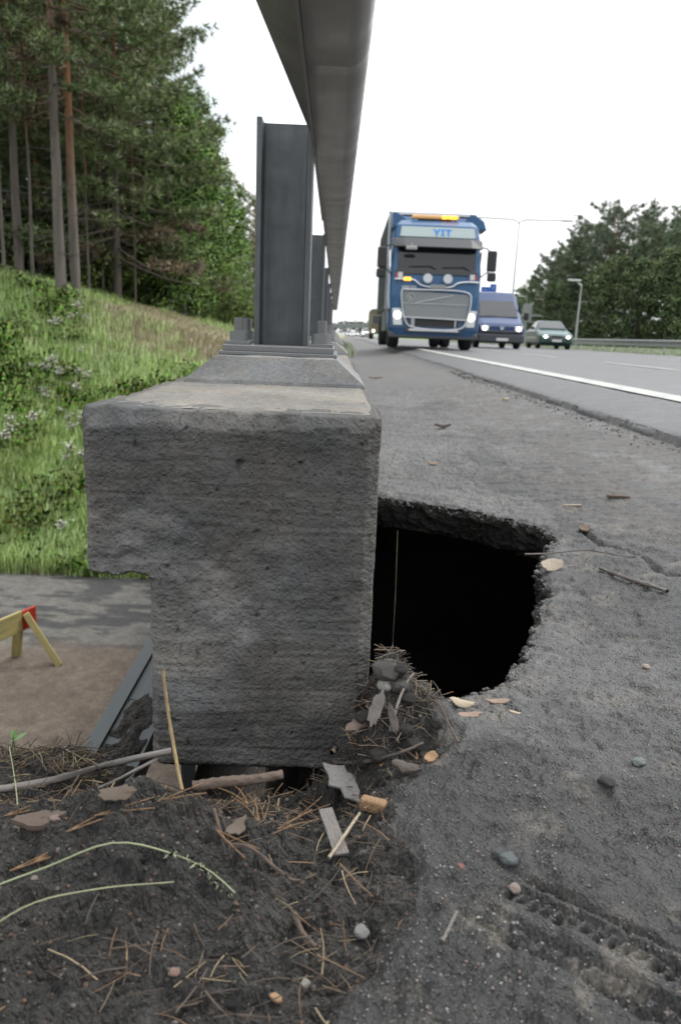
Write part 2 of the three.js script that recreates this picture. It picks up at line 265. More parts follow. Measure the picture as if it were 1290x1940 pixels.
    if (r < rows && i < n) { const q = r * (n + 1) + i; ix.push(q, q + 1, q + n + 2, q, q + n + 2, q + n + 1); }
  }
  const g = new THREE.BufferGeometry(); g.setAttribute('position', new THREE.Float32BufferAttribute(p, 3)); g.setAttribute('color', new THREE.Float32BufferAttribute(c, 3)); g.setAttribute('uv', new THREE.Float32BufferAttribute(u, 2)); g.setIndex(ix); g.computeVertexNormals();
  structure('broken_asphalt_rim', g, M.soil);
  // washed-out cavity under the shoulder
  const wall = (w, h, x, y, z, ry) => { const q = new THREE.PlaneGeometry(w, h, 24, 12), a = q.attributes.position; for (let i = 0; i < a.count; i++) a.setZ(i, 0.12 * (fb(a.getX(i) * 3 + 9, a.getY(i) * 3 + 5, 3) - 0.5)); q.computeVertexNormals(); return place(q, x, y, z, 0, ry, 0); };
  const fl = place(new THREE.PlaneGeometry(2.4, 5, 20, 30), 0.7, -1.9, -3.2, -Math.PI / 2);
  structure('washed_out_cavity', merge([fl, wall(2.4, 1.85, 0.7, -0.99, -5.5, 0), wall(5, 1.85, 1.75, -0.96, -3.2, -Math.PI / 2), wall(5, 1.75, -0.2, -1.06, -3.6, Math.PI / 2), wall(2.4, 1.7, 0.7, -1.02, -0.84, Math.PI)]), M.darkSoil);
}

// ---------------------------------------------------------------- terrain
const UND = EYE - 4.75;                                 // level of the road below
function T(x, z) {
  const d = -z;
  if (x > 12.4) return 0.16 + 0.05 * fb(x * 0.3 + 50, z * 0.3 + 50, 2) + Math.max(0, x - 17) * 0.03;
  if (d < 5.2) {
    if (d < 0.9) return -0.5;
    if (x > -0.36) return x < 1.72 ? -2.3 : -0.5;
    const s = clamp((5.2 - d) / 4.0); return UND - 0.02 + s * (-0.33 - UND) + 0.08 * (fb(x * 2 + 7, z * 2 + 3, 3) - 0.5);
  }
  if (d < 14.6) return UND - 0.02 + (x < -9 && d > 12 ? 0 : 0);
  const far = clamp((d - 27) / 60);
  let B = x > -3.2 ? -0.12 : Math.min(7, (-x - 3.2) * mix(0.23, 0.16, far)) - 0.1;
  B += 0.35 * (fb(x * 0.25 + 40, z * 0.25 + 60, 3) - 0.5) * sstep(-2, -6, x);
  const s = clamp((d - 14.6) / 12.6), ss = mix(s, sm(s), 0.35);
  if (x > -1.2 && d > 15.4) return -0.12;
  return UND - 0.02 + ss * (B - UND) + 0.12 * (fb(x * 0.9 + 3, z * 0.9 + 14, 3) - 0.5) * s;
}
function sheet(xs, zs, fy, fc, uvs = 1) {
  const P = [], C = [], U = [], I = [], n = xs.length;
  zs.forEach((z, j) => xs.forEach((x, i) => { P.push(x, fy(x, z), z); U.push(x * uvs, z * uvs); if (fc) C.push(...fc(x, z)); if (i && j) { const c = j * n + i; I.push(c - n - 1, c - n, c, c - n - 1, c, c - 1); } }));
  const g = new THREE.BufferGeometry(); g.setAttribute('position', new THREE.Float32BufferAttribute(P, 3)); g.setAttribute('uv', new THREE.Float32BufferAttribute(U, 2)); if (fc) g.setAttribute('color', new THREE.Float32BufferAttribute(C, 3)); g.setIndex(I); g.computeVertexNormals();
  // upward normals
  const nm = g.attributes.normal; if (nm.getY(Math.floor(nm.count / 2)) < 0) { const ix = g.index.array; for (let i = 0; i < ix.length; i += 3) { const t = ix[i]; ix[i] = ix[i + 1]; ix[i + 1] = t; } g.computeVertexNormals(); }
  return g;
}
const dryness = (x, z) => clamp(sstep(-10.4, -7.8, x - 0.12 * (z + 26)) * sstep(-20.5, -25.5, z) + 0.5 * (sstep(0.45, 0.62, fb(x * 0.5 + 9, z * 0.5 + 33, 3)) - 0.45));
{
  const xs = [...graded([[-500, 60], [-60, 6], [-20, 0.5], [-3, 0.3], [-0.4, 0.2], [2, 0.5], [20, 2], [80, 10], [500, 60]])], zs = graded([[200, 40], [20, 6], [0, 0.4], [-6, 0.3], [-30, 0.4], [-60, 3], [-200, 12], [-900, 100]]);
  structure('terrain', sheet(xs, zs, T, (x, z) => {
    const dr = x < 0 ? dryness(x, z) : 0.15, n = fb(x * 0.8 + 5, z * 0.8 + 8, 4), n2 = fb(x * 4 + 5, z * 4 + 8, 3);
    let c = [mix(0.15, 0.27, dr), mix(0.23, 0.25, dr), mix(0.065, 0.12, dr)]; if (-z < 5.4 && x < 2) c = [0.10, 0.085, 0.065];
    return c.map(k => k * (0.65 + 0.5 * n + 0.3 * n2));
  }), std(L(1, 1, 1), { vertexColors: true, roughness: 1, bumpMap: rep(soilB, 0.6), bumpScale: 0.05 }));
  // road below: asphalt with pale sand blown across, brown sand in front
  structure('underpass_road', sheet(graded([[-40, 1], [-10, 0.08], [-1, 0.06], [1, 0.4], [12, 1]]), graded([[-14.75, 0.06], [-9, 0.06], [-5.1, 0.1]]), (x, z) => { const br = sstep(-11.6, -10.6, z + 0.8 * (fb(x * 0.7, z * 0.7 + 3, 4) - 0.5)); return UND + 0.012 * fb(x * 3, z * 3, 3) + br * 0.05 * fb(x * 2.2 + 4, z * 2.2 + 4, 4); }, (x, z) => {
    const br = sstep(-11.5, -10.7, z + 0.9 * (fb(x * 0.7, z * 0.7 + 3, 4) - 0.5));
    const st = sstep(0.46, 0.55, fb(x * 1.6 + 20, z * 5 + 4, 5) + 0.12 * sstep(-3.5, -6.5, x) - 0.05 * sstep(-12.4, -14.5, z)), n = fb(x * 5, z * 5 + 9, 4), big = fb(x * 0.8 + 70, z * 1.4 + 4, 3);
    const a = [0.085, 0.086, 0.087].map(k => k * (0.8 + 0.4 * n)), p = [0.26, 0.25, 0.23].map(k => k * (0.85 + 0.3 * n)), w = [0.235, 0.185, 0.145].map(k => k * (0.55 + 0.5 * n + 0.35 * big));
    return [0, 1, 2].map(i => mix(mix(a[i], p[i], 0.8 * st), w[i], br));
  }), std(L(1, 1, 1), { vertexColors: true, roughness: 0.85, map: rep(gritC, 0.7), bumpMap: rep(soilB, 0.8), bumpScale: 0.02 }));
}
// ---------------------------------------------------------------- carriageway and markings
{
  const col = (x, z) => { const k = 0.85 + 0.35 * fb(x * 1.2 + 8, z * 0.25 + 3, 4), t = 0.06 * Math.sin((x - 2.2) * 3.4), e = sstep(1.75, 1.45, x) * fb(z * 3 + 7, x * 3, 3) * 0.25; return [k + t - e, k + t - e, k + t - e]; };
  const ex = z => 1.42 + 0.05 * (fb(z * 3 + 11, 4, 4) - 0.5) + 0.10 * (fb(z * 0.35 + 1, 9, 2) - 0.5);
  const xs = [0, 0.004, 0.02, 0.08, ...graded([[0.16, 0.08], [0.6, 0.12], [1.2, 0.5], [10.9, 1]])];
  const g = sheet(xs, graded([[8, 0.6], [0, 0.05], [-14, 0.06], [-40, 0.5], [-400, 30], [-620, 60]]), (x, z) => x === 0 ? crossfall(1.40) - 0.03 : crossfall(1.42 + x) + 0.006 * (fb(x * 3 + 9, z * 3, 3) - 0.5) - (x < 0.01 ? 0.012 + 0.02 * vn(z * 40, 3) : 0), (x, z) => col(1.42 + x, z));
  const p = g.attributes.position, u = g.attributes.uv; for (let i = 0; i < p.count; i++) { const z = p.getZ(i), x = p.getX(i), nx = x < 0.3 ? ex(z) + x * (1.72 - ex(z)) / 0.3 : 1.42 + x; p.setX(i, nx); u.setXY(i, nx, z); }
  g.computeVertexNormals(); if (g.attributes.normal.getY(2000) < 0) { const ix = g.index.array; for (let i = 0; i < ix.length; i += 3) { const t = ix[i]; ix[i] = ix[i + 1]; ix[i + 1] = t; } g.computeVertexNormals(); }
  structure('carriageway', g, M.road);
  structure('far_shoulder', sheet(graded([[-1.1, 0.2], [1.44, 0.15]]), graded([[-7.9, 0.1], [-30, 0.6], [-400, 30], [-620, 60]]), (x, z) => (x < -0.05 && z > -15.4 ? -0.3 : crossfall(Math.max(x, 0)) - 0.012 + 0.012 * (fb(x * 5, z * 5, 3) - 0.5)), (x, z) => { const k = 0.125 * (0.8 + 0.4 * fb(x * 4, z * 1.2, 4)), b = sstep(0.45, 0.6, fb(x * 3 + 40, z + 9, 3)); return [k * (1 + 0.2 * b), k * (1 + 0.12 * b), k]; }), M.asphalt);
  const strip = (x, z0, z1, w, name, label) => structure(name, sheet([x - w / 2, x - w / 6, x + w / 6, x + w / 2], graded([[z0, 0.3], [z1, z1 < -40 ? 12 : 0.4]]), (a, b) => crossfall(a) + 0.008 + 0.0, null), M.paint, label);
  strip(1.97, 2, -400, 0.125, 'edge_line', 'solid white edge line along the shoulder');
  for (let i = 0; i < 26; i++) { const z0 = -4.4 - i * 6.1; strip(4.36, z0, z0 - 2.9, 0.13, 'lane_dash'); if (i > 1) strip(8.05, z0 - 1.5, z0 - 4.6, 0.12, 'lane_dash'); }
  strip(11.9, 2, -400, 0.13, 'edge_line', 'solid white edge line along the grass verge');
}
// ---------------------------------------------------------------- concrete edge beam (bridge frame: x, height from the lens, distance)
const EB = { l: -0.345, r: 0.07, t: -0.118, fb: -0.362, sl: -0.256, b: -0.663, d0: 1.07, d1: 16.2 };
{
  const eb = thing('edge_beam', 'weathered concrete bridge edge beam with board-marked end face', 'edge beam', BR(0, EB.b, EB.d0), QB);
  const W = 0.0024, x0 = EB.l - 0.012, x1 = EB.r + 0.012, y0 = EB.b - 0.012, y1 = EB.t + 0.012, nx = Math.ceil((x1 - x0) / W), ny = Math.ceil((y1 - y0) / W);
  // side distances with ragged edges
  function dist(x, y, A = 1) {
    const w = A * 0.004 * (fb(x * 40 + 3, y * 40 + 8, 3) - 0.5);
    const dT = EB.t - y + w + A * 0.006 * (fb(x * 30 + 60, 3, 3) - 0.5), dR = EB.r - x + w * 0.6;
    const chunk = 0.03 * A * (fb(x * 22 + 90, 7, 4) - 0.5) * sstep(-0.24, -0.27, x);
    const fl = Math.min(x - EB.l + w, y - EB.fb + chunk, dT, dR), cutc = Math.min(x - EB.sl + w * 0.5, (x - EB.sl) + (y - EB.b) - 0.018, y - EB.b + w, dR, dT);
    return { sd: Math.max(fl, cutc), dT, dR, dL: y > EB.fb ? x - EB.l : x - EB.sl, dB: y - EB.b };
  }
  const board = (x, y) => { // board-marked relief: plank grain, joints, lumps
    const rowH = 0.098, row = Math.floor((y + 2) / rowH), fy = ((y + 2) / rowH) % 1;
    const gr = fb(x * 4 + row * 13, y * 170 + 1.1 * fb(x * 5 + row * 5, y * 12, 2) * 4, 4) - 0.5;
    const zone = sstep(0.62, 0.36, fb(x * 7 + 20, y * 7 + 31, 3) + 0.3 * sstep(0.12, 0, Math.abs(y + 0.36)) - 0.16);
    let h = 0.0030 * gr * mix(0.25, 1, zone) + mix(0.016, 0.0035, zone) * (fb(x * 26 + 7, y * 32 + 1, 4) - 0.5) + 0.006 * (fb(x * 7 + 2, y * 9 + 3, 3) - 0.5);
    h -= 0.0016 * Math.exp(-(((fy < 0.5 ? fy : fy - 1) * rowH / 0.0022) ** 2)) * sstep(0.35, 0.6, fb(x * 6 + row, row * 7, 2));
    h += 0.0012 * (RT[(row * 97) & 65535] - 0.5);
    const p = vn(x * 70 + 13, y * 70 + 47); if (p > 0.935) h -= 0.14 * (p - 0.935); board.g = gr;
    return h;
  };
  const P = [], C = [], U = [], I = [], sdA = new Float32Array((nx + 1) * (ny + 1));
  for (let j = 0; j <= ny; j++) for (let i = 0; i <= nx; i++) {
    let x = x0 + (x1 - x0) * i / nx, y = y0 + (y1 - y0) * j / ny, q = dist(x, y), back = 0; sdA[j * (nx + 1) + i] = q.sd;
    if (q.sd < 0) { const s0 = q.sd, A = clamp(1 + s0 / 0.0022); for (let k = 0; k < 3; k++) { const e = 0.0008, gx = (dist(x + e, y, A).sd - dist(x - e, y, A).sd) / (2 * e), gy = (dist(x, y + e, A).sd - dist(x, y - e, A).sd) / (2 * e), gg = gx * gx + gy * gy || 1, s = dist(x, y, A).sd; x -= gx * s / gg * 0.98; y -= gy * s / gg * 0.98; } q = dist(x, y, A); q.sd = 0; back = -s0 * 16; if (s0 < -0.004) { const f = 0.996; x = (x + 0.137) * f - 0.137; y = (y + 0.3) * f - 0.3; } }
    const cT = 0.022 + 0.022 * (fb(x * 16 + 4, 77, 4) - 0.4), rT = Math.max(0, cT - q.dT), rR = Math.max(0, 0.019 - q.dR), rL = Math.max(0, 0.011 - q.dL), rB = q.dB < 0.05 ? Math.max(0, 0.008 - q.dB) : 0;
    const ch = Math.max(rT * 0.8, rR, rL, rB);
    const z = -(ch + back) + (ch > 0.001 ? 0.006 * (fb(x * 60 + 9, y * 60, 4) - 0.5) : 0) + board(x, y) * (q.sd > 0 ? sstep(0, 0.01, Math.max(0, 0.012 - ch)) * 0.8 + 0.2 : 0.1);
    P.push(x, y - EB.b, z); U.push(x, y);
    // one concrete, with blotches, damp stains and faint board grain
    const n = fb(x * 9 + 5, y * 13 + 2, 4), n2 = fb(x * 60, y * 60, 3), damp = sstep(0.46, 0.58, fb(x * 4 + 3, y * 5 + 12, 4));
    const k = mix(0.225, 0.14, damp) * (0.68 + 0.45 * n + 0.2 * n2) * (1 + 0.14 * board.g), c = [k, k * 0.985, k * 0.95];
    C.push(...c);
  }
  for (let j = 0; j < ny; j++) for (let i = 0; i < nx; i++) { const a = j * (nx + 1) + i, b = a + 1, c = a + nx + 2, d = a + nx + 1; if (Math.max(sdA[a], sdA[b], sdA[c], sdA[d]) < -0.0055) continue; I.push(a, b, c, a, c, d); }
  const g = new THREE.BufferGeometry(); g.setAttribute('position', new THREE.Float32BufferAttribute(P, 3)); g.setAttribute('color', new THREE.Float32BufferAttribute(C, 3)); g.setAttribute('uv', new THREE.Float32BufferAttribute(U, 2)); g.setIndex(I); g.computeVertexNormals();
  part('end_face', g, M.concrete, eb).userData.label = 'dark board-marked concrete end face with pits and lumps';
  // body of the beam
  const prof = []; const push = (x, y, n, X, Y) => { for (let i = 0; i < n; i++) prof.push([mix(x, X, i / n), mix(y, Y, i / n)]); };
  push(EB.r, EB.b, 6, EB.r, EB.t - 0.02); push(EB.r, EB.t - 0.02, 3, EB.r - 0.016, EB.t); push(EB.r - 0.016, EB.t, 26, EB.l + 0.012, EB.t + 0.0); push(EB.l + 0.012, EB.t + 0.0, 2, EB.l, EB.t - 0.01); push(EB.l, EB.t - 0.01, 8, EB.l, EB.fb); push(EB.l, EB.fb, 3, EB.sl, EB.fb); push(EB.sl, EB.fb, 8, EB.sl, EB.b); push(EB.sl, EB.b, 5, EB.r, EB.b);
  const ds = graded([[1.105, 0.008], [1.4, 0.012], [2.2, 0.03], [5, 0.1], [EB.d1, 0.3]]), p = [], c = [], u = [], ix = [], n = prof.length;
  ds.forEach((d, j) => { for (let i = 0; i <= n; i++) { let [x, y] = prof[i % n]; const nz = sstep(1.1, 1.16, d), w = nz * (fb(d * 30 + 5, i * 0.9 + 2, 4) - 0.5), arris = (i > 6 && i < 10) || (i > 34 && i < 38) ? 0.010 : 0.003, a2 = i > 34 && i < 38 && d < 1.6 ? 0.012 : 0; x += (arris + a2) * w * (x > 0 ? 1 : 1); y += nz * arris * (fb(d * 26 + 60, i * 0.9, 4) - 0.55); const cx = (EB.l + EB.r) / 2; p.push(x, y - EB.b, -(d - EB.d0)); u.push(x + (Math.abs(i - 40) < 6 || i < 7 ? y : 0), d); const k = 0.30 * (0.8 + 0.4 * fb(x * 9 + 3, d * 6, 4)); c.push(k * 1.05, k * 0.99, k * 0.88); if (j && i < n) { const q = j * (n + 1) + i; ix.push(q - n - 1, q, q + 1, q - n - 1, q + 1, q - n); } } });
  const b = new THREE.BufferGeometry(); b.setAttribute('position', new THREE.Float32BufferAttribute(p, 3)); b.setAttribute('color', new THREE.Float32BufferAttribute(c, 3)); b.setAttribute('uv', new THREE.Float32BufferAttribute(u, 2)); b.setIndex(ix); b.computeVertexNormals();
  part('beam_body', b, M.concrete, eb);
  // deck and abutments behind, mostly out of sight
  const dk = thing('bridge_deck', 'concrete bridge deck and abutments carrying the carriageway over the sandy road', 'bridge', V3(0, UND, -9.8));
  part('deck_slab', box(12.2, 0.42, 9.4, 6.0, -UND - 0.44, 0), M.mortar, dk); part('abutment', box(12.2, 4, 0.5, 6.0, -UND - 2.3, -4.95), M.mortar, dk); part('abutment', box(11.9, 3.7, 0.5, 6.05, 1.8, 4.45), M.mortar, dk);
}
// ---------------------------------------------------------------- railing posts on mortar plinths
const ORD = ['first', 'second', 'third', 'fourth', 'fifth', 'sixth', 'seventh', 'eighth'];
{
  // plinth: sloped sides, base on the beam
  const plinthGeo = () => { const S = 14, rings = [], f = (t, x, z) => 0.004 * (fb(x * 30 + t * 9, z * 30 + 4, 3) - 0.5); for (const [t, l, r, a, b, y] of [[0, -0.303, 0.064, 0, 0.38, -0.004], [0.12, -0.302, 0.063, 0.002, 0.378, 0.005], [1, -0.244, 0.006, 0.03, 0.35, 0.052], [1.1, -0.236, -0.002, 0.038, 0.342, 0.0545]]) { const ring = []; const add = (x, z) => ring.push([x + f(t, x, z), y + (t ? f(t + 2, x, z) * 0.8 : 0), -z]); for (let i = 0; i < S; i++) add(mix(l, r, i / S), a); for (let i = 0; i < S; i++) add(r, mix(a, b, i / S)); for (let i = 0; i < S; i++) add(mix(r, l, i / S), b); for (let i = 0; i < S; i++) add(l, mix(b, a, i / S)); rings.push(ring); } return loft(rings); };
  const pg = plinthGeo();
  const iShape = (() => { const s = new THREE.Shape(), L0 = -0.0575, R0 = 0.0575, F = 0.055, tf = 0.009, w = 0.0035, rr = 0.012; // web along x, flanges along z
    s.moveTo(L0, -F); s.lineTo(L0 + tf, -F); s.lineTo(L0 + tf, -w - rr); s.quadraticCurveTo(L0 + tf, -w, L0 + tf + rr, -w); s.lineTo(R0 - tf - rr, -w); s.quadraticCurveTo(R0 - tf, -w, R0 - tf, -w - rr); s.lineTo(R0 - tf, -F); s.lineTo(R0, -F); s.lineTo(R0, F); s.lineTo(R0 - tf, F); s.lineTo(R0 - tf, w + rr); s.quadraticCurveTo(R0 - tf, w, R0 - tf - rr, w); s.lineTo(L0 + tf + rr, w); s.quadraticCurveTo(L0 + tf, w, L0 + tf, w + rr); s.lineTo(L0 + tf, F); s.lineTo(L0, F); return s; })();
  const postG = place(new THREE.ExtrudeGeometry(iShape, { depth: 0.455, bevelEnabled: true, bevelSize: 0.0008, bevelThickness: 0.0008, bevelSegments: 1, curveSegments: 6 }), 0, 0, 0, -Math.PI / 2); postG.translate(0, 0.014, 0);
  const plate = merge([rbox(0.232, 0.014, 0.27, 0.003, 0, 0.0065, 0)]), shim = rbox(0.246, 0.008, 0.285, 0.002, 0, -0.0035, 0);
  let post0;
  for (let i = 0; i < 8; i++) {
    const d = 1.60 + 2.0 * i;
    const pl = solo('post_plinth', pg, M.mortar, `${ORD[i]} grey mortar plinth from the beam end, under a railing post`, 'plinth', 'mortar plinths under the railing posts'); pl.position.copy(BR(0, EB.t + 0.002, d)); pl.quaternion.copy(QB);
    const pos = BR(-0.117, EB.t + 0.0635, d + 0.19), label = `${ORD[i]} grey steel H-section railing post from the beam end`;
    if (!post0) {
      post0 = thing('railing_post', label, 'post', pos, QB, 'railing posts along the edge beam');
      part('upright', postG, M.steel, post0); part('base_plate', plate, M.bolt, post0); part('shim_plate', shim, M.bolt, post0);
      for (const [x, z] of [[-0.088, 0.085], [0.088, 0.085], [-0.088, -0.085], [0.088, -0.085]]) {
        const b = part('anchor_bolt', (() => { const l = []; for (let k = 0; k < 7; k++) l.push(cyl(0.0105, 0.0105, 0.0022, 14, x, 0.046 + k * 0.0034, z), cyl(0.0092, 0.0092, 0.0014, 14, x, 0.0478 + k * 0.0034, z)); l.push(cyl(0.0095, 0.0095, 0.03, 14, x, 0.032, z)); return l; })(), M.bolt, post0);
        part('nut', cyl(0.021, 0.021, 0.021, 6, x, 0.0305, z, 0, 0.3 + x), M.bolt, b); part('washer', rbox(0.052, 0.007, 0.052, 0.001, x, 0.0168, z), M.bolt, b);
      }
    } else copy(post0, pos, QB, label);
  }
}
// ---------------------------------------------------------------- rail: hollow box with rounded road side, and a flaring back plate above the camera
{
  const rl = thing('guard_rail', 'long grey box-section guard rail bolted to the railing posts', 'guard rail', BR(0, 0.37, 1.07), QB);
  const pr = []; const L0 = -0.0575, R0 = 0.036, h = 0.115, rr = 0.034;
  pr.push([L0, 0.003], [L0 + 0.003, 0]); for (let i = 0; i <= 3; i++) pr.push([mix(L0 + 0.02, R0 - rr - 0.01, i / 3), 0.0006]);
  for (let i = 0; i <= 7; i++) { const a = -Math.PI / 2 + i / 7 * Math.PI / 2; pr.push([R0 - rr + rr * Math.cos(a), rr + rr * Math.sin(a)]); }
  for (let i = 0; i <= 5; i++) { const a = i / 5 * Math.PI / 2; pr.push([R0 - rr + rr * Math.cos(a), h - rr + rr * Math.sin(a)]); }
  pr.push([L0 + 0.003, h], [L0, h - 0.003]);
  const ds = graded([[-0.55, 0.2], [1.0, 0.05], [4, 0.2], [EB.d1 + 1, 0.6]]);
  const rings = ds.map(d => pr.map(([x, y], k) => [x + 0.0015 * (vn(d * 0.9 + 4, 3) - 0.5), y + 0.0015 * (vn(d * 0.8 + 40, 5) - 0.5), -(d - 1.07)]));
  { const n = pr.length, P = [], U = [], I = []; let per = [0]; for (let k = 1; k <= n; k++) per.push(per[k - 1] + Math.hypot(pr[k % n][0] - pr[k - 1][0], pr[k % n][1] - pr[k - 1][1])); rings.forEach((r, j) => { for (let k = 0; k <= n; k++) { P.push(...r[k % n]); U.push(per[k], ds[j]); if (j && k < n) { const q = j * (n + 1) + k; I.push(q - n - 1, q + 1, q, q - n - 1, q - n, q + 1); } } }); const g = new THREE.BufferGeometry(); g.setAttribute('position', new THREE.Float32BufferAttribute(P, 3)); g.setAttribute('uv', new THREE.Float32BufferAttribute(U, 2)); g.setIndex(I); g.computeVertexNormals(); part('box_section', g, M.rail, rl); }
  // tapering back plate
  const bp = (d0, w0, d1, w1) => { const q = 0.004; return loft([[[L0 - 0.001, 0.004, -(d0 - 1.07)], [L0 - 0.001 - w0, 0.02, -(d0 - 1.07)], [L0 - 0.001 - w0, 0.02 + q, -(d0 - 1.07)], [L0 - 0.001, 0.004 + q, -(d0 - 1.07)]], [[L0 - 0.001, 0.004, -(d1 - 1.07)], [L0 - 0.001 - w1, 0.02, -(d1 - 1.07)], [L0 - 0.001 - w1, 0.02 + q, -(d1 - 1.07)], [L0 - 0.001, 0.004 + q, -(d1 - 1.07)]]]); };
  part('back_plate', bp(1.735, 0.001, -0.5, 0.165), M.rail, rl);
  part('lip', box(0.005, 0.006, 3.4, L0 - 0.001, -0.001, 1.07 - 0.05 - 1.15), M.rail, rl);
}
// ---------------------------------------------------------------- steel channel with soil along the outside of the beam
{
  const st = thing('steel_channel', 'galvanised steel channel filled with soil beside the concrete beam', 'steel channel', BR(0, -0.8, 1.3), QB);
  part('channel_top', merge([box(0.088, 0.006, 12, -0.377, 0, -5.85), box(0.006, 0.05, 12, -0.336, -0.027, -5.85), box(0.03, 0.02, 12, -0.432, 0.002, -5.85)]), std(L(0.12, 0.135, 0.14), { metalness: 0.3, roughness: 0.55, map: rep(steelC, 2) }), st);
  part('support', box(0.03, 0.4, 0.05, -0.355, -0.26, -0.6), M.steel, st);
  const g = sheet(graded([[-0.415, 0.004], [-0.338, 0.004]]), graded([[0.14, 0.005], [-0.6, 0.006]]), (x, z) => -0.002 + 0.03 * (fb(x * 60 + 4, z * 30 + 9, 4) - 0.36) * sstep(-0.36, -0.16, z + 0.2 * (fb(x * 20, z * 9, 3) - 0.5)) + 0.008 * Math.sin((x + 0.415) / 0.077 * Math.PI) * sstep(-0.36, -0.16, z), (x, z) => { const k = 0.075 * (0.6 + 0.8 * fb(x * 50, z * 50, 3)); return [k * 1.1, k, k * 0.9]; });
  part('soil_fill', g, M.soil, st).userData.label = 'dark crumbly soil lying in the channel';
}
// ---------------------------------------------------------------- trees
class Soup { constructor() { this.p = []; this.n = []; this.c = []; }
  tri(a, b, c, n, col) { this.p.push(...a, ...b, ...c); for (let i = 0; i < 3; i++) { this.n.push(...n); this.c.push(...col); } }
  geo() { const g = new THREE.BufferGeometry(); g.setAttribute('position', new THREE.Float32BufferAttribute(this.p, 3)); g.setAttribute('normal', new THREE.Float32BufferAttribute(this.n, 3)); g.setAttribute('color', new THREE.Float32BufferAttribute(this.c, 3)); return g; } }
const unit = q => { const z = q() * 2 - 1, a = q() * 6.283, r = Math.sqrt(1 - z * z); return [r * Math.cos(a), z, r * Math.sin(a)]; };
function leaf(S, q, x, y, z, size, col, thin) {          // one small leaf face (diamond) or needle spray (sliver)
  const a = unit(q), b = unit(q), l = size * (0.7 + 0.6 * q()), w = thin ? l * thin : l * 0.42;
  let nx = a[1] * b[2] - a[2] * b[1], ny = a[2] * b[0] - a[0] * b[2], nz = a[0] * b[1] - a[1] * b[0]; const nl = Math.hypot(nx, ny, nz) || 1; nx /= nl; ny /= nl; nz /= nl;
  const sx = ny * a[2] - nz * a[1], sy = nz * a[0] - nx * a[2], sz = nx * a[1] - ny * a[0], p0 = [x, y, z], p1 = [x + a[0] * l, y + a[1] * l, z + a[2] * l], m = 0.45, pl = [x + a[0] * l * m + sx * w, y + a[1] * l * m + sy * w, z + a[2] * l * m + sz * w], pr = [x + a[0] * l * m - sx * w, y + a[1] * l * m - sy * w, z + a[2] * l * m - sz * w];
  if (ny < 0) { nx = -nx; ny = -ny; nz = -nz; } const n = [nx, ny + 0.001, nz];
  S.tri(p0, pl, p1, n, col); S.tri(p0, p1, pr, n, col);
}
function needles(S, q, x, y, z, dir, size, n, col) {     // a tuft of needles round a shoot
  for (let i = 0; i < n; i++) { const u = unit(q), a = [dir[0] * 0.7 + u[0], dir[1] * 0.7 + u[1] + 0.15, dir[2] * 0.7 + u[2]], l = Math.hypot(...a), s = size * (0.7 + 0.6 * q()) / l, o = unit(q), w = size * 0.085, k = 0.8 + 0.4 * q(); const nn = unit(q); if (nn[1] < 0) nn[1] = -nn[1];
    S.tri([x + o[0] * w, y + o[1] * w, z + o[2] * w], [x - o[0] * w, y - o[1] * w, z - o[2] * w], [x + a[0] * s, y + a[1] * s, z + a[2] * s], nn, [col[0] * k, col[1] * k, col[2] * k]); }
}
const barkM = std(L(1, 1, 1), { vertexColors: true, roughness: 0.95, bumpMap: rep(barkB, 3, 3), bumpScale: 0.03 });
const needleM = new THREE.MeshPhysicalMaterial({ color: L(1, 1, 1), vertexColors: true, roughness: 0.8, transmission: 0.18, thickness: 0, side: THREE.DoubleSide });
const leafM = new THREE.MeshPhysicalMaterial({ color: L(1, 1, 1), vertexColors: true, roughness: 0.75, transmission: 0.4, thickness: 0, side: THREE.DoubleSide });
function paintTrunk(g, fn) { const p = g.attributes.position, c = []; for (let i = 0; i < p.count; i++) c.push(...fn(p.getX(i), p.getY(i), p.getZ(i))); g.setAttribute('color', new THREE.Float32BufferAttribute(c, 3)); return g; }
function joinColoured(l) { return mergeGeometries(l.map(g => ni(g))); }
